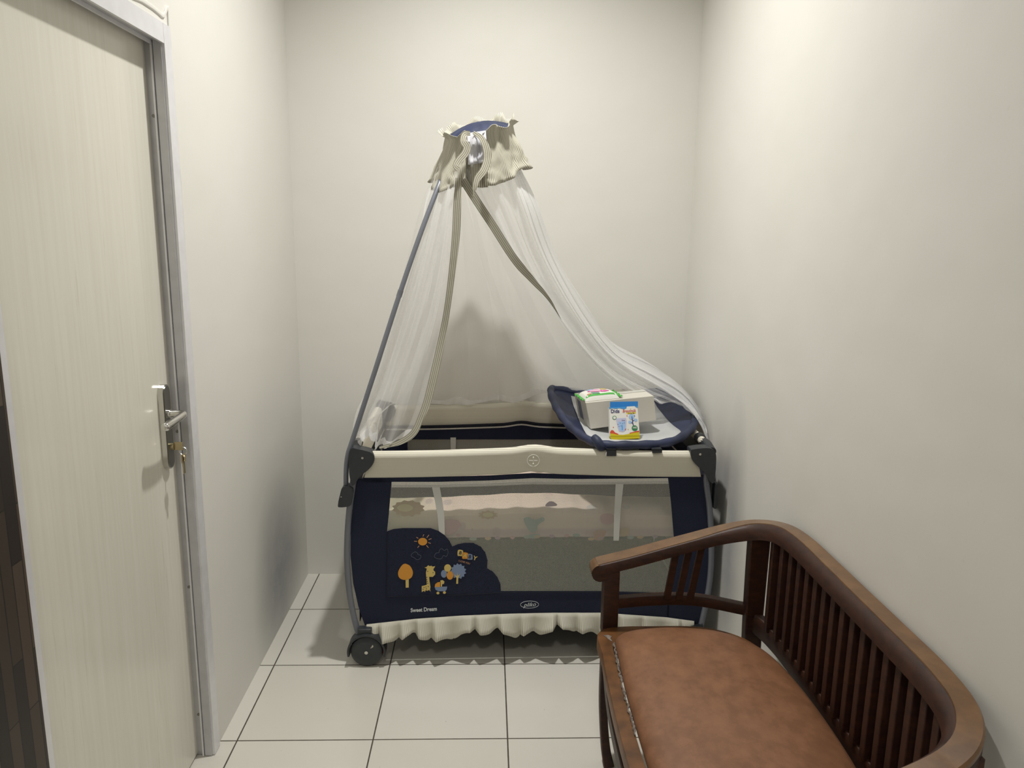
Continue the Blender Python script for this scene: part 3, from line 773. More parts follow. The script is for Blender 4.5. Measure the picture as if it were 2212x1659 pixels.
text('Sweet Dream', 'lettering', I_wh, fpn, CW(915.5, 1317, -.003), xs, (0, 0, 1), .0205, bold=.03, sx=.80)
pe = CW(1144, 1306, -.0035); lg = MB(); ring2(lg, pe, .0318, .0135, .0012); lg.build('oval_logo_ring', I_wh, fpn)
text('pliko', 'logo_lettering', I_wh, fpn, pe-CN*.001, xs*1, (0, 0, 1), .0215, shear=.35, bold=.005, sx=1.0)

# ================================================================== BED CANOPY
def PS(px, py, Y):      # canopy leans a little further into the room towards its crown
    return PY(px, py, Y-.08*max(0, min(1, (760-py)/360)))
def pyl(l): return [PS(*p) for p in l]
can = root('bed_canopy', (-.475, 2.45, .60), label='sheer white canopy with gathered striped crown and grey pole, rising over the cot', category='canopy')
cl = MB()
a = CL(746, 1076, -.005); 
pts = [(741, 1052), (762, 1056), (760, 1080), (756, 1093), (733, 1096), (730, 1090), (734, 1070)]
MB().prism([CW(x, y, -.022) for x, y in smooth2(pts, 3)], CN, .040).build('clamp', M_blk, can, smooth=True)
q = CW(737, 1073, -.022); MB().cyl(q-CN*.002, q+CN*.002, .0022).build('clamp_rivet', M_chrome, can)
q = CL(1545, 1062, 0); 
MB().box((-.008, -.012, -.034), (.010, .016, .034), .003)
bk = MB().box((CLN+.014, -.012, .565), (CLN+.026, .022, .655), .003); bk.v = [CM @ v for v in bk.v]
bk.build('side_bracket', M_blk, cot, smooth=True)
pole = cat([PY(747, 1062, 2.44), PY(748, 1010, 2.44), PY(752, 980, 2.44), PY(760, 955, 2.445), PY(785, 878, 2.46)], 6) + cat([PS(812, 795, 2.48), PS(865, 630, 2.56), PS(910, 500, 2.63), PS(948, 400, 2.71), PS(957, 378, 2.77), PS(972, 350, 2.81), PS(990, 325, 2.82)], 6)
MB().tube(pole, .0082, 12, up=(0, 1, 0)).build('pole', M_tube, can, smooth=True)
j0 = PS(861.5, 641, 2.556); j1 = PS(866, 627, 2.561); MB().cyl(j0, j1, .0092).build('pole_joint', M_tube, can, smooth=True)


G = [
 [(990, 350, 2.66), (988, 420, 2.64), (984, 520, 2.61), (970, 640, 2.58), (950, 745, 2.55), (925, 850, 2.51), (905, 905, 2.49), (885, 940, 2.475)],
 [(978, 350, 2.70), (965, 450, 2.63), (935, 620, 2.57), (895, 760, 2.53), (862, 850, 2.50), (845, 905, 2.48), (826, 966, 2.462)],
 [(968, 350, 2.73), (945, 450, 2.67), (905, 620, 2.60), (860, 770, 2.55), (830, 860, 2.51), (812, 905, 2.47), (810, 955, 2.46)],
 [(962, 350, 2.76), (930, 430, 2.70), (900, 560, 2.62), (855, 700, 2.60), (815, 830, 2.54), (785, 900, 2.49), (797, 942, 2.47)],
 [(958, 350, 2.79), (921, 425, 2.73), (905, 520, 2.66), (860, 680, 2.64), (800, 830, 2.58), (768, 900, 2.52), (759, 990, 2.46)],
 [(945, 360, 2.74), (912, 440, 2.78), (880, 560, 2.82), (850, 700, 2.86), (825, 800, 2.86), (795, 880, 2.76), (780, 935, 2.66)],
 [(955, 352, 2.80), (935, 480, 2.90), (903, 640, 3.00), (880, 780, 3.06), (870, 850, 3.085), (850, 875, 3.08)],
 [(975, 345, 2.83), (965, 500, 2.95), (940, 700, 3.04), (930, 800, 3.08), (925, 874, 3.10)],
 [(1000, 342, 2.84), (1005, 500, 2.95), (1010, 700, 3.04), (1005, 872, 3.10)],
 [(1025, 340, 2.84), (1050, 500, 2.95), (1080, 700, 3.04), (1100, 866, 3.10)],
 [(1055, 337, 2.84), (1085, 500, 2.95), (1130, 700, 3.04), (1190, 852, 3.10)],
 [(1085, 335, 2.83), (1115, 480, 2.93), (1180, 650, 3.00), (1260, 790, 3.05), (1300, 850, 3.08)],
 [(1110, 337, 2.80), (1140, 440, 2.86), (1200, 590, 2.92), (1280, 715, 2.95), (1370, 790, 2.98), (1440, 830, 3.0), (1480, 860, 3.03)],
 [(1112, 340, 2.80), (1157, 430, 2.78), (1205, 560, 2.82), (1268, 662, 2.85), (1320, 738, 2.86), (1400, 782, 2.86), (1470, 835, 2.85), (1512, 885, 2.80), (1528, 930, 2.78)],
 [(1108, 345, 2.76), (1150, 440, 2.73), (1195, 560, 2.76), (1262, 680, 2.78), (1330, 765, 2.78), (1410, 810, 2.78), (1475, 850, 2.76), (1515, 905, 2.70), (1540, 1000, 2.60)],
 [(1095, 345, 2.72), (1130, 440, 2.69), (1175, 560, 2.71), (1240, 675, 2.73), (1315, 775, 2.75), (1400, 830, 2.76), (1470, 862, 2.74), (1502, 885, 2.72), (1524, 925, 2.68)],
 [(1080, 345, 2.71), (1118, 450, 2.70), (1160, 560, 2.72), (1230, 690, 2.74), (1310, 790, 2.76), (1385, 838, 2.76), (1440, 860, 2.75), (1482, 878, 2.74)],
 [(1060, 350, 2.66), (1100, 450, 2.67), (1145, 560, 2.69), (1210, 680, 2.72), (1290, 780, 2.74), (1360, 836, 2.76), (1425, 868, 2.76)],
 [(1030, 350, 2.66), (1075, 450, 2.66), (1125, 560, 2.67), (1190, 665, 2.70), (1260, 760, 2.74), (1320, 820, 2.77), (1380, 858, 2.78)],
 [(1003, 370, 2.66), (1055, 470, 2.65), (1110, 560, 2.66), (1180, 640, 2.68), (1215, 690, 2.70), (1275, 765, 2.74), (1310, 805, 2.78), (1345, 838, 2.79)],
]
NV = 44
GL = [resample(cat(pyl(g), 8), NV) for g in G]
def loft(i0, i1, sub, amp, freq, nm, mat, seed=0):
    seg = GL[i0:i1+1]; cols = []
    for v in range(NV):
        cols.append(cat([g[v] for g in seg], sub))
    n = len(cols[0]); rows = []; uvs = []
    for v in range(NV):
        t = v/(NV-1); r = []; uu = []
        for j in range(n):
            k = j/(n-1); ph = k*freq*2*PI + 1.3*math.sin(3*t+seed) + seed
            a = amp*(.25+.75*t)*(math.sin(ph)+.45*math.sin(2.3*ph+2*t))
            # ease to zero at both borders
            e = min(1, k*n/3, (1-k)*n/3)
            jn = .006*math.sin(k*37+seed*3)*t if v == NV-1 else 0
            r.append(cols[v][j] + Vector((a*.25, a*e, jn))); uu.append((k*(i1-i0)*.12, t))
        rows.append(r); uvs.append(uu)
    o = MB().grid(rows, uvs).build(nm, mat, can, smooth=True)
    hr = [[p + Vector((0, -.0015, .004*math.sin(j*.7)*(2-i))) for j, p in enumerate(r)] for i, r in enumerate(rows[-2:])]
    MB().grid(hr, uvs[-2:]).build('hem', M_tulle2, o, smooth=True)
    return o
loft(0, 4, 10, .014, 4.5, 'net', M_tulle, 1)
loft(4, 12, 10, .012, 7, 'net', M_tulle1, 2)
loft(12, 15, 12, .012, 4, 'net', M_tulle2, 3)
loft(15, 19, 10, .010, 4, 'net', M_tulle, 4)
# broad folds doubled over in the back and right sheets
def fold(L, R_, Y0, Y1, mat=M_tulle1):
    a = resample(cat([PS(x, y, Y0+(Y1-Y0)*i/(len(L)-1)) for i, (x, y) in enumerate(L)], 8), 30); b = resample(cat([PS(x, y, Y0+.01+(Y1-Y0)*i/(len(R_)-1)) for i, (x, y) in enumerate(R_)], 8), 30)
    rows = [[p.lerp(q, j/6) + Vector((0, .006*math.sin(j/6*PI), 0)) for j in range(7)] for p, q in zip(a, b)]
    MB().grid(rows, [[(.03*j/6, i/29) for j in range(7)] for i in range(30)]).build('net_fold', mat, can, smooth=True)
fold([(992, 400), (1007, 630), (1013, 820), (1015, 868)], [(1000, 400), (1055, 623), (1075, 780), (1080, 868)], 2.86, 3.09)
fold([(1005, 400), (1057, 623), (1127, 787), (1170, 850)], [(1012, 400), (1073, 623), (1150, 787), (1195, 850)], 2.85, 3.08)
fold([(1015, 420), (1100, 600), (1170, 740), (1215, 810)], [(1022, 420), (1125, 600), (1200, 740), (1250, 830)], 2.84, 3.06)
fold([(960, 400), (930, 620), (905, 780), (893, 868)], [(967, 400), (945, 620), (925, 780), (918, 870)], 2.86, 3.06)
fold([(1150, 600), (1213, 685), (1288, 768), (1362, 834)], [(1172, 600), (1245, 685), (1325, 762), (1400, 822)], 2.69, 2.78, M_tulle)
# ribbons along the two front edges and around the hem
def ribbon(path, wpx, nm, mat=M_str_uv, wdir=None, taper=None):
    P = [Vector(p) for p in path]; rows = [[], []]; uvs = [[], []]; L = 0
    for i, p in enumerate(P):
        T = (P[min(i+1, len(P)-1)]-P[max(0, i-1)]).normalized(); V = (p-CAM).normalized(); S = T.cross(V).normalized()
        w = wpx*(taper(i/(len(P)-1)) if taper else 1)
        if i: L += (p-P[i-1]).length
        rows[0].append(p-S*w/2); rows[1].append(p+S*w/2); uvs[0].append((0, L)); uvs[1].append((w, L))
    return MB().grid(rows, uvs).build(nm, mat, can, smooth=False, solid=.0008)
ribbon(cat([p-Vector((0, .006, 0)) for p in pyl([(991, 385, 2.64), (988, 440, 2.63), (984, 520, 2.61), (970, 640, 2.58), (955, 730, 2.555), (928, 850, 2.51), (910, 900, 2.49), (893, 935, 2.475), (862, 955, 2.465), (820, 966, 2.455)])], 8), .026, 'trim_ribbon', M_trim, taper=lambda t: (.8+.25*math.sin(t*9)**2)*(1 if t < .75 else 1-(t-.75)*2.6))
ribbon(cat([p-Vector((0, .006, 0)) for p in pyl([(1000, 388, 2.65), (1030, 435, 2.65), (1063, 485, 2.65), (1110, 558, 2.65), (1150, 605, 2.665), (1185, 645, 2.68), (1212, 690, 2.70)])], 8), .028, 'trim_ribbon', M_trim, taper=lambda t: .95 if t < .55 else .95*(1-t)/.45+.02)

# crown: gathered ticking skirt with navy cap
CC = PS(1037, 292, 2.74)
Rv = Vector((math.cos(.20), 0, math.sin(.20))); Dv = Vector((-.04, math.cos(.30), math.sin(.30))).normalized(); Uv = Rv.cross(Dv).normalized()
random.seed(5)
ga = [random.uniform(0, 2*PI) for _ in range(8)]
def crown_pt(ph, v):
    g = math.sin(11*ph+ga[0])*.5+math.sin(19*ph+ga[1])*.35+math.sin(31*ph+ga[2])*.2
    if v < .14:   # heading frill
        k = 1-v/.14; r = .112+.016*k + g*.010*k; h = .012+.022*k+.010*k*math.sin(9*ph+ga[3])
    else:
        k = (v-.14)/.86; kk = min(1, k*2.5)
        g = g*(1-kk) + kk*(math.sin(6*ph+ga[0])*.75+math.sin(10*ph+ga[1])*.45)
        g += .9*k*(1-2*abs(mnoise.noise(Vector((math.cos(ph)*3.4, math.sin(ph)*3.4+7, v*4.5)))))
        r = .112+.052*k**1.1 + g*(.004+.010*k); h = .012-.137*k+.009*k*math.sin(5*ph+ga[4])
        h += .012*math.sin(k*5+7*ph)*.3
    k = max(0, v-.14)
    nv_ = mnoise.noise_vector(Vector((math.cos(ph)*3.2, math.sin(ph)*3.2, v*2.0)))*.013 + mnoise.noise_vector(Vector((math.cos(ph)*8+5, math.sin(ph)*8, v*3)))*.003
    r += nv_.x*(.35+k); h += nv_.y*.35*k
    return CC + Rv*(r*math.cos(ph)) + Dv*(r*.85*math.sin(ph)) + Uv*h + Vector((-.030, 0, -.012))*max(0, v-.14)
rows = []; uvs = []
NP = 260
g0, g1 = math.radians(-86), math.radians(251)
for iv in range(17):
    v = iv/16; rows.append([crown_pt(g0+(g1-g0)*j/NP, v) for j in range(NP+1)]); uvs.append([(j/NP*.95, v*.15) for j in range(NP+1)])
MB().grid(rows, uvs).build('crown_skirt', M_str_uv, can, smooth=True, solid=.0012)
# lower back skirt layer closing the front gap, hanging behind the ribbons
rows = []; uvs = []
for iv in range(9):
    v = .2+.8*iv/8; rows.append([crown_pt(math.radians(-118+36*j/16), v) + Vector((0, .012, -.004)) for j in range(17)]); uvs.append([(j*.006, v*.15) for j in range(17)])
MB().grid(rows, uvs).build('crown_underskirt', M_str_uv, can, smooth=True, solid=.001)
cap = MB(); rr = []
for iv in range(7):
    k = iv/6; rr.append([CC + Rv*(.108*k*math.cos(a)) + Dv*(.092*k*math.sin(a)) + Uv*(.030*(1-k*k)+.012+.002*math.sin(9*a)*k) for a in [2*PI*j/48 for j in range(49)]])
cap.grid(rr); cap.build('crown_cap', M_navy_pad, can, smooth=True)
sat = MB(); rows = []
for i in range(9):
    v = i/8; rows.append([PS(1009+(j/8)*(40+4*v)+2*v, 288+v*68-(j/8)*6, 2.628+.010*math.sin(j*1.3+v*3)+.006*math.cos(v*9)) for j in range(9)])
sat.grid(rows).build('satin_lining', M_satin, can, smooth=True, solid=.001)
ribbon(cat(pyl([(1016, 288, 2.622), (1004, 290, 2.615), (1001, 305, 2.612), (1009, 318, 2.612), (1004, 332, 2.612), (992, 345, 2.61), (984, 358, 2.608), (990, 366, 2.608)]), 6), .020, 'bow_ribbon', taper=lambda t: .7+.5*math.sin(t*PI))
ribbon(cat(pyl([(1022, 286, 2.62), (1040, 298, 2.612), (1051, 322, 2.61), (1053, 345, 2.61), (1045, 368, 2.608), (1032, 384, 2.606), (1025, 405, 2.605), (1021, 430, 2.605)]), 6), .022, 'bow_ribbon', taper=lambda t: (.45+.75*math.sin(min(1, t*1.1)*PI*.95)) if t < .9 else .35*(1-t)/.1+.05)

# ================================================================== CHANGING SLING
pad = root('changing_sling', (.53, 2.46, .78), label='navy quilted changing sling hooked over the right part of the cot rail', category='changing pad')
rim = [(.48, 2.452, .790), (.37, 2.470, .792), (.305, 2.60, .806), (.268, 2.80, .830), (.258, 3.00, .858), (.30, 3.075, .850), (.52, 3.085, .815), (.74, 3.075, .850), (.790, 2.96, .852), (.790, 2.80, .825), (.742, 2.64, .803), (.63, 2.495, .790)]
rp = cat(rim, 10, True)
MB().tube(rp, lambda t: .0145+.0015*math.sin(t*150), 12, closed=True).build('padded_rim', M_navy_pad, pad, smooth=True)
cpt = Vector((.53, 2.76, .762)); n = len(rp)
def basin(i, k, lift=0):
    p = rp[i % n]; q = cpt.lerp(p, k); q.z = cpt.z + (p.z-cpt.z)*k**2.2 + lift
    return q + Vector((0, 0, .003*math.sin(i*.55)*math.sin(k*9)))
MB().grid([[basin(i, k) for i in range(n+1)] for k in (1, .92, .84, .76, .68, .6, .5, .4, .25, .1, 0)]).build('quilted_basin', M_navy_pad, pad, smooth=True, solid=.005)
rows = []
for j in range(15):
    y = 2.478+.56*j/14; r_ = []
    for i in range(13):
        u = i/12; x = .345+.335*u + .022*(1-j/14)*(1 if u > .5 else .2)
        # height of the basin below this point
        dx, dy = x-cpt.x, y-cpt.y; ang = math.atan2(dy, dx)
        pr = min(rp, key=lambda q: abs((math.atan2(q.y-cpt.y, q.x-cpt.x)-ang+PI) % (2*PI)-PI)); R_ = math.hypot(pr.x-cpt.x, pr.y-cpt.y)
        k = math.hypot(dx, dy)/R_
        if k > .90: x, y, k = cpt.x+dx*.90/k, cpt.y+dy*.90/k, .90
        r_.append(Vector((x, y, cpt.z+(pr.z-cpt.z)*k**2.2+.006)))
    rows.append(r_)
MB().grid(rows).build('pad_bottom', M_padwhite, pad, smooth=True, solid=.002)
for (x0, x1, y0, y1) in ((1311, 1331, 964, 985), (1410, 1430, 957, 978)):
    mb = MB(); a, b = CL(x0, y0, -.024), CL(x1, y1, -.024)
    mb.box((a.x, -.026, b.z), (b.x, -.021, .778+.004), .001).box((a.x, -.026, .776), (b.x, .03, .782), .001)
    mb.v = [CM @ v for v in mb.v]; mb.build('rail_hook', M_blk, pad)
kn = MB().tube(cat([PY(1283, 944, 2.46), PY(1290, 952, 2.445), PY(1296, 963, 2.44), PY(1302, 968, 2.445)], 5), lambda t: .012+.004*math.sin(t*PI), 10)
kn.build('corner_strap', M_navy_pad, pad, smooth=True)

# white cardboard box
def hexbox(c4, depth, mat, nm, par):
    b = [c4[3], c4[2], c4[2]+depth, c4[3]+depth]; t = [c4[0], c4[1], c4[1]+depth, c4[0]+depth]
    mb = MB().hexa(b, t); o = mb.build(nm, mat, par)
    bv = o.modifiers.new('Bevel', 'BEVEL'); bv.width = .0015; bv.segments = 2; return o
bx = root('cardboard_box', PY(1347, 918, 2.72), label='plain white cardboard box lying in the changing sling', category='box')
YB_ = 2.655
q4 = [PY(1265, 870, YB_), PY(1412, 855, YB_+.0), PY(1418, 908, YB_), PY(1276, 927, YB_)]
dv = Vector((-.024, .155, .002))
hexbox(q4, dv, M_box, 'box_body', bx)
tpv = [q4[0].lerp(q4[1], .0)+dv*.47+Vector((0, 0, .0008)), q4[1]+dv*.47+Vector((0, 0, .0008)), q4[1]+dv*.62+Vector((0, 0, .0008)), q4[0]+dv*.62+Vector((0, 0, .0008))]
MB().prism(tpv, (0, 0, 1), .0006).build('packing_tape', M_tape, bx)
lf = [q4[0]+dv*.45, q4[0]+dv*.85, q4[3]+dv*.85, q4[3]+dv*.45]; ctr = sum(lf, Vector())/4
MB().prism([ctr+(p-ctr)*.72 for p in lf], (-1, 0, 0), .0007).build('side_label', M_inkgrey, bx)

# wet wipes pack on the box
wp = root('wet_wipes_pack', PY(1297, 858, 2.73), label='green and white wet wipes pack with pink print, on the cardboard box', category='wipes')
z0 = (q4[0].z+q4[1].z)/2
A = PY(1268, 858, 2.675); ux = (q4[1]-q4[0]).normalized(); uy = Vector((-.30, .95, 0)).normalized(); uz = ux.cross(uy).normalized()
WL, WD, WT = .125, .100, .023
def wpt(a, b, h): return q4[0] + ux*(WL*a+.002) + Vector((-.16, .95, .01)).normalized()*(.010+WD*b) + uz*(h+.0012)
NA = 20
def body_h(a, b): return WT*(max(0, 1-(2*a-1)**4))**.5*(max(0, 1-(2*b-1)**6))**.5*(1+.05*math.sin(a*9)*math.sin(b*6))
rows = [[wpt(i/NA, j/NA, body_h(i/NA, j/NA)) for i in range(NA+1)] for j in range(NA+1)]
mb = MB().grid(rows); rows = [[wpt(i/NA, j/NA, 0) for i in range(NA+1)] for j in range(NA+1)]; mb.grid(rows)
mb.build('pack_body', I_paper, wp, smooth=True)
def patch(f, a0, a1, b0, b1, mat, nm, lift=.0007, n=8, shp=None):
    rows = []
    for j in range(n+1):
        rows.append([])
        for i in range(n+1):
            u, v = i/n, j/n
            if shp: u2, v2 = shp(u, v)
            else: u2, v2 = u, v
            a, b = a0+(a1-a0)*u2, b0+(b1-b0)*v2; rows[-1].append(wpt(a, b, body_h(a, b)+lift))
    return MB().grid(rows).build(nm, mat, wp, smooth=True)
def disc(u, v):
    x, y = 2*u-1, 2*v-1; return ((x*math.sqrt(1-y*y/2))+1)/2, ((y*math.sqrt(1-x*x/2))+1)/2
patch(None, .05, .97, .06, .15, I_brt, 'green_edge'); patch(None, .03, .90, .90, .98, I_brt, 'green_edge')
for sg, a0 in ((-1, 0), (1, 1)):            # crimped ends
    MB().grid([[wpt(a0+sg*(.09*k), j/10, .006+.004*math.sin(j*2)*k) for j in range(11)] for k in (0, .5, 1)]).build('crimped_end', I_brt, wp, smooth=True, solid=.001)
patch(None, .20, .62, .38, .68, I_mag, 'pink_print', .0011, shp=disc); patch(None, .55, .80, .30, .50, I_mag, 'pink_print', .0012, shp=disc)
patch(None, .26, .58, .47, .57, I_paper, 'white_lettering_band', .0016)
patch(None, .25, .48, .17, .32, I_teal, 'picture', .0011); patch(None, .10, .24, .14, .26, I_pk, 'picture', .0011, shp=disc)
patch(None, .22, .42, .66, .82, I_lb, 'picture', .001, shp=disc); patch(None, .60, .80, .60, .80, I_ye, 'picture', .001, shp=disc)

# milk storage bag carton
mk = root('milk_bag_carton', PY(1350, 948, 2.57), label='small white carton with blue flap and yellow base, leaning on the cardboard box', category='carton')
T0, T1, B1, B0 = PY(1316, 880, 2.585), PY(1377, 877, 2.585), PY(1382, 941, 2.555), PY(1318, 942, 2.555)
mxd = (T1-T0+B1-B0).normalized(); myd = ((T0-B0)+(T1-B1)).normalized(); mnd = mxd.cross(myd).normalized()  # toward camera
if mnd.dot(CAM-T0) < 0: mnd = -mnd
dep = -mnd*.030
mbk = MB().hexa([B0, B1, B1+dep, B0+dep], [T0, T1, T1+dep, T0+dep]); o = mbk.build('carton_body', I_paper, mk)
Y0, Y1 = PY(1321, 950, 2.553), PY(1382, 947, 2.553)
MB().hexa([Y0, Y1, Y1+dep, Y0+dep], [B0+mnd*.0003, B1+mnd*.0003, B1+dep, B0+dep]).build('yellow_base', M_yel, mk)
fl = [T0+dep*.95, T1+dep*.95, T1+dep*.95+myd*.019, T0+dep*.95+myd*.018]
MB().prism([PY(1318, 868, 2.615), PY(1378, 867, 2.615), PY(1378, 882, 2.607), PY(1318, 884, 2.607)], -mnd, .0015).build('blue_flap', M_blue, mk)
MB().hexa([T0, T1, T1+dep, T0+dep], [T0+mnd*.0002+myd*.0004, T1+mnd*.0002+myd*.0004, T1+dep+myd*.0004, T0+dep+myd*.0004]).build('blue_top', M_blue, mk)
def mp(u, v, h=.0006):                      # u,v 0..1 on the front face, v down
    return T0.lerp(T1, u).lerp(B0.lerp(B1, u), v) + mnd*h
def mart(poly, mat, nm, h=.0006, sm=True):
    pts = smooth2(poly, 4) if sm else poly
    return MB().prism([mp(u, v, h) for u, v in pts], mnd, .0002).build(nm, mat, mk)
def mc(u, v, r, n=14, asp=.95): return [(u+r*math.cos(2*PI*i/n), v+r*asp*math.sin(2*PI*i/n)) for i in range(n)]
mart([(0, 0), (.62, 0), (.60, .06), (.52, .09), (.42, .06), (.34, .04), (.24, .06), (.10, .035), (0, .06)], I_sky, 'blue_wave', sm=False)
mart([(.9, 0), (.995, 0), (.995, .06), (.94, .04)], I_sky, 'blue_wave', sm=False)
text('Dids', 'brand_lettering', I_ind, mk, mp(.20, .145, .001), mxd, myd, .0175, bold=.02, sx=.95, thick=.0002)
text('Breastmilk', 'red_lettering', I_red, mk, mp(.69, .155, .001), mxd, myd, .0155, shear=.25, sx=.70, thick=.0002, bold=.008)
mart([(.60, .215), (.92, .205), (.92, .25), (.60, .26)], I_yel, 'yellow_strip', sm=False)
text('Storage Bag', 'small_lettering', I_dk, mk, mp(.76, .232, .0012), mxd, myd, .0062, sx=.75, thick=.0002)
mart(mc(.17, .37, .072), I_grn, 'round_badge'); mart(mc(.17, .37, .052), I_paper, 'badge_centre', .001)
mart([(.21, .395), (.56, .385), (.585, .46), (.545, .80), (.44, .87), (.30, .84), (.26, .70), (.235, .52)], I_lav, 'pouch_picture', sm=False)
mart([(.29, .52), (.54, .50), (.51, .80), (.42, .84), (.32, .80)], I_lb, 'pouch_milk', .0009, sm=False)
mart([(.50, .79), (.55, .74), (.545, .80)], I_red, 'pouch_corner', .0011, sm=False)
text('Dids', 'pouch_lettering', I_ind, mk, mp(.47, .47, .0013), mxd, myd, .0065, thick=.0002)
for (u, v) in ((.28, .60), (.36, .56), (.44, .58), (.50, .56), (.38, .66), (.31, .67)): mart(mc(u, v, .012, 8), I_ind, 'pouch_dot', .0012)
mart([(.405, .63), (.43, .63), (.43, .80), (.405, .80)], I_sky, 'pouch_scale', .0012, sm=False)
mart(mc(.765, .36, .098, 18), I_lb, 'picture_tree'); mart(mc(.90, .475, .058), I_lb, 'picture_tree'); mart(mc(.70, .535, .058), I_lb, 'picture_tree')
mart([(.765, .34), (.785, .34), (.80, .48), (.86, .46), (.80, .52), (.82, .66), (.795, .66), (.775, .58), (.72, .56), (.775, .55)], I_ind, 'tree_stem', .0009, sm=False)
mart(mc(.845, .745, .100, 20), I_grn, 'green_badge', .0009)
text('100%', 'badge_lettering', I_paper, mk, mp(.845, .73, .0013), mxd, myd, .0085, bold=.02, sx=.8, thick=.0002)
for (u, v, m_) in ((.61, .32, I_red), (.87, .33, I_ind), (.12, .70, I_red), (.62, .78, I_ye), (.75, .09, I_ye)): mart(mc(u, v, .018, 8), m_, 'dot')
mart([(0, .86), (.05, .79), (.11, .80), (.17, .88), (.28, .93), (.28, .99), (0, .99)], I_red, 'red_wave', sm=False)
mart([(.66, .90), (.80, .87), (.99, .83), (.99, .99), (.66, .99)], I_red, 'red_wave', sm=False)
mart([(0, .91), (.12, .92), (.22, .955), (.45, .965), (.66, .93), (.80, .90), (.99, .88), (.995, 1), (0, 1)], M_yel, 'yellow_wave', .0009, sm=False)

# ================================================================== BENCH
bn = root('wooden_bench', (.56, 1.475, 0), label='small dark wood bench with curved slatted back and brown leatherette cushion, against the right wall', category='bench')
YM = 1.475
half = [(.312, 1.967, .577), (.42, 1.972, .603), (.55, 1.970, .642), (.66, 1.958, .677), (.735, 1.925, .702), (.776, 1.86, .718), (.789, 1.76, .724), (.791, 1.62, .724)]
rail = cat(half + [(.791, YM, .724)] + [(x, 2*YM-y, z) for x, y, z in half[::-1]], 7)
def rb(t):
    b = max(0, min(1, (.5-abs(t-.5)-.13)/.12)); return b*b*(3-2*b)
def rprof(t):
    b = rb(t); h = .030+.010*b; c = .003+.015*b; e = .003+.012*b
    return [(.028, -h/2), (.028, h/2-c), (.028-e*.5, h/2-c*.35), (.028-e, h/2), (-.025, h/2), (-.028, h/2-.003), (-.028, -h/2+.003), (-.025, -h/2)]
def cprof(t):
    b = rb(t); h = .030+.010*b; e = .003+.012*b
    return [(.0275-e, h/2-.001), (.0265-e, h/2+.0022), (-.025, h/2+.0022), (-.0286, h/2-.002), (-.0286, h/2-.010), (-.027, h/2-.010)]
MB().sweep(rail, rprof).cyl((.316, 1.940, .568), (.316, 1.994, .568), .024, n=24).cyl((.316, 2*YM-1.994, .568), (.316, 2*YM-1.940, .568), .024, n=24).build('handrail', M_wood, bn, smooth=True)
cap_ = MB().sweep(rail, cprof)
for ya in (1.9395, 2*YM-1.9945):            # painted-light honey band wrapping over the scroll
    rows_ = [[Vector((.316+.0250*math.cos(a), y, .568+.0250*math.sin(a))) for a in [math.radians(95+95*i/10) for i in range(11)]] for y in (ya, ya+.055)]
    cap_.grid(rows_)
cap_.build('lit_rail_top', M_rail, bn, smooth=True, label='honey coloured top of the handrail with the light painted in')
for sg in (1, -1):
    def yy(y): return YM + sg*(y-YM)
    def bx_(lo, hi, nm, mat=M_wood, bev=.003):
        l = (lo[0], min(yy(lo[1]), yy(hi[1])), lo[2]); h = (hi[0], max(yy(lo[1]), yy(hi[1])), hi[2])
        MB().box(l, h, bev).build(nm, mat, bn, smooth=True)
    bx_((.327, 1.945, .38), (.371, 1.985, .572), 'arm_post')
    # sabre front leg
    pth = cat([(.344, yy(1.955), .40), (.338, yy(1.945), .30), (.336, yy(1.935), .18), (.344, yy(1.92), .06), (.354, yy(1.905), .0)], 6)
    MB().sweep(pth, lambda t: rrect(.030-.008*math.sin(t*PI), .036-.010*math.sin(t*PI), .003, 1), up=(0, 1, 0)).build('leg', M_wood, bn, smooth=True)
    # back post and leg
    pth = cat([(.742, yy(1.925), .70), (.743, yy(1.928), .55), (.745, yy(1.93), .40), (.752, yy(1.93), .20), (.770, yy(1.93), 0)], 5)
    MB().sweep(pth, lambda t: rrect(.055-.015*t, .034, .003, 1), up=(0, 1, 0)).build('back_leg', M_wood, bn, smooth=True)
    # side rail between posts
    pth = cat([(.365, yy(1.968), .470), (.48, yy(1.985), .470), (.60, yy(1.985), .468), (.73, yy(1.94), .462)], 6)
    MB().sweep(pth, rrect(.024, .032, .004, 2)).build('side_rail', M_wood, bn, smooth=True)
    for (xt, zt, xb) in ((.530, .628, .512), (.566, .638, .546), (.602, .650, .578)):
        MB().hexa([(xb-.009, yy(1.976)-.005, .475), (xb+.009, yy(1.976)-.005, .475), (xb+.009, yy(1.976)+.005, .475), (xb-.009, yy(1.976)+.005, .475)],
                  [(xt-.009, yy(1.970)-.005, zt), (xt+.009, yy(1.970)-.005, zt), (xt+.009, yy(1.970)+.005, zt), (xt-.009, yy(1.970)+.005, zt)]).build('arm_slat', M_wood, bn)
# lower back rail
lb = cat([(.748, 2*YM-1.03, .435)] + [(.775, 1.87, .420), (.788, 1.75, .415), (.791, YM, .412), (.788, 2*YM-1.75, .415), (.775, 2*YM-1.87, .420), (.748, 1.03, .435)], 8)
MB().sweep(lb, rrect(.026, .056, .004, 2)).build('lower_back_rail', M_wood, bn, smooth=True)
NS = 18
for i in range(NS):
    y = 1.868 - (2*(1.868-YM))*i/(NS-1); e_ = abs(y-YM)/(1.868-YM); dx = -.016*e_**5
    MB().box((.772+dx, y-.0100, .435), (.801+dx, y+.0100, .708), .0025).build('back_slat', M_wood, bn, smooth=True)
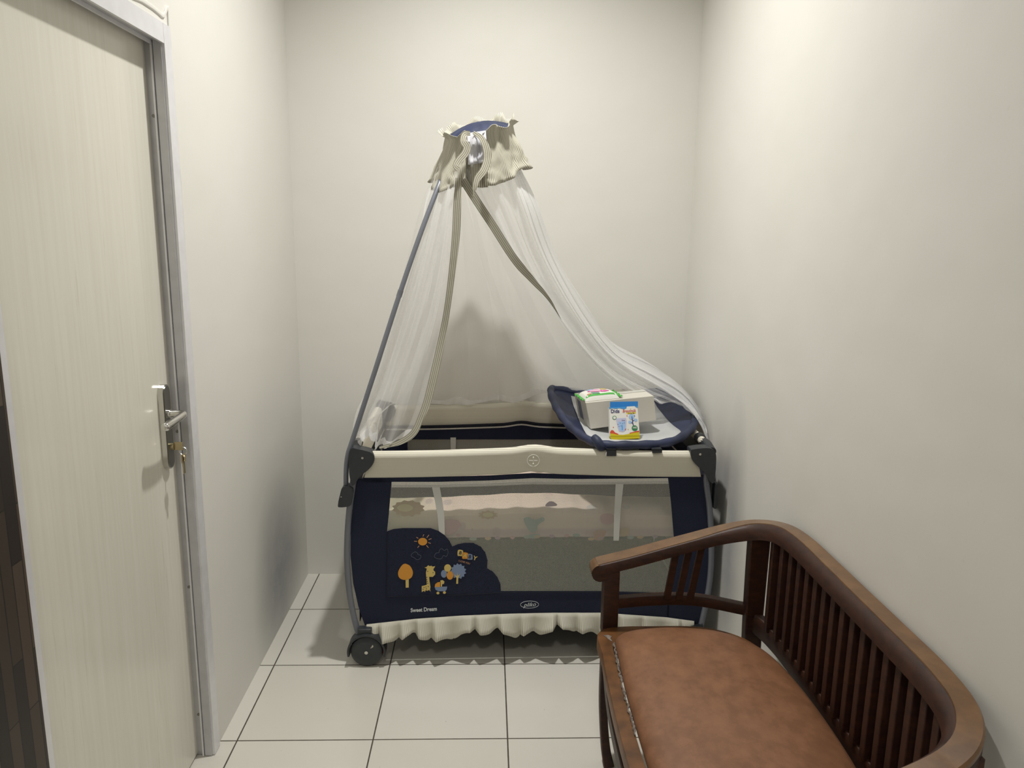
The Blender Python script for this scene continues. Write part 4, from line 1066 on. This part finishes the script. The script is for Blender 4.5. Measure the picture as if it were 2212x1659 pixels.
# seat frame
fo = [(.322, 1.935), (.306, 1.80), (.299, 1.62), (.297, YM)]
out_ = fo + [(x, 2*YM-y) for x, y in fo[::-1][1:]]
bk_ = [(.48, 1.955), (.62, 1.945), (.71, 1.885), (.748, 1.78), (.765, 1.62), (.770, YM)]
outline_ = [(x, 2*YM-y) for x, y in out_][::-1]
front = [(x, 2*YM-y) for x, y in fo] + [(x, y) for x, y in fo[::-1][1:]]     # near to far along the front
full = front + bk_ + [(x, 2*YM-y) for x, y in bk_[::-1][1:]]
fl_ = [(p.x, p.y) for p in cat([(x, y, 0) for x, y in full], 5, True)]
cx0, cy0 = .53, YM
def ringz(k, z, off=0): return [Vector((cx0+(x-cx0)*k, cy0+(y-cy0)*k, z)) for x, y in fl_]
fm = MB(); n = len(fl_)
rings = [ringz(1, .372), ringz(1, .400), ringz(.992, .405), ringz(.85, .405), ringz(.85, .372)]
vs = [p for r in rings for p in r]
fm.add(vs, [(a*n+i, a*n+(i+1) % n, ((a+1) % 5)*n+(i+1) % n, ((a+1) % 5)*n+i) for a in range(5) for i in range(n)])
fm.build('seat_frame', M_seatwood, bn, smooth=True)
MB().sweep(cat([(.336, YM+.44, .330), (.322, YM+.25, .30), (.318, YM, .29), (.322, YM-.25, .30), (.336, YM-.44, .330)], 8), rrect(.020, .040, .003, 1)).build('front_stretcher', M_wood, bn, smooth=True)
# cushion, inset on the front
cu = [(.352, 1.86), (.345, 1.78), (.338, 1.62), (.337, YM)]
cb_ = [(.395, 1.893), (.47, 1.908), (.546, 1.908), (.64, 1.885), (.710, 1.820), (.742, 1.74), (.758, 1.62), (.763, YM)]
full = [(x, 2*YM-y) for x, y in cu] + cu[::-1][1:] + cb_ + [(x, 2*YM-y) for x, y in cb_[::-1][1:]]
fl2 = [(p.x, p.y) for p in cat([(x, y, 0) for x, y in full], 5, True)]
cs = MB(); n = len(fl2); cx1 = .55
prof = [(1.0, .404), (1.004, .412), (.998, .420), (.975, .430), (.92, .439), (.80, .447), (.6, .453), (.35, .456), (.12, .457)]
vs = []
for k, z in prof: vs += [Vector((cx1+(x-cx1)*k, YM+(y-YM)*k, z)) for x, y in fl2]
fs = [(a*n+i, a*n+(i+1) % n, (a+1)*n+(i+1) % n, (a+1)*n+i) for a in range(len(prof)-1) for i in range(n)]
fs.append(tuple(range((len(prof)-1)*n, len(prof)*n)))
cs.add(vs, fs).build('cushion', M_leather, bn, smooth=True, label='worn brown leatherette cushion')
# torn edging along the front of the cushion
tn = MB(); random.seed(9)
pth = [Vector((x-.004+random.uniform(-.0035, .002), y, .407+random.uniform(0, .002))) for x, y in [(p.x, p.y) for p in resample([(x, y, 0) for x, y in cu], 50)]]
rr_ = [random.uniform(.0012, .0040) for _ in range(60)]
tn.tube(pth, lambda t: rr_[int(t*49.9)], 6)
tn.prism([(.322, 1.900, .4052), (.330, 1.893, .4052), (.334, 1.880, .4052), (.344, 1.868, .4052), (.340, 1.885, .4052), (.346, 1.896, .4052), (.335, 1.903, .4052)], (0, 0, 1), .001)
tn.build('torn_edging', simple('peeled_grey', (.17, .14, .12), .9, 0, 90, .5), bn, smooth=True)
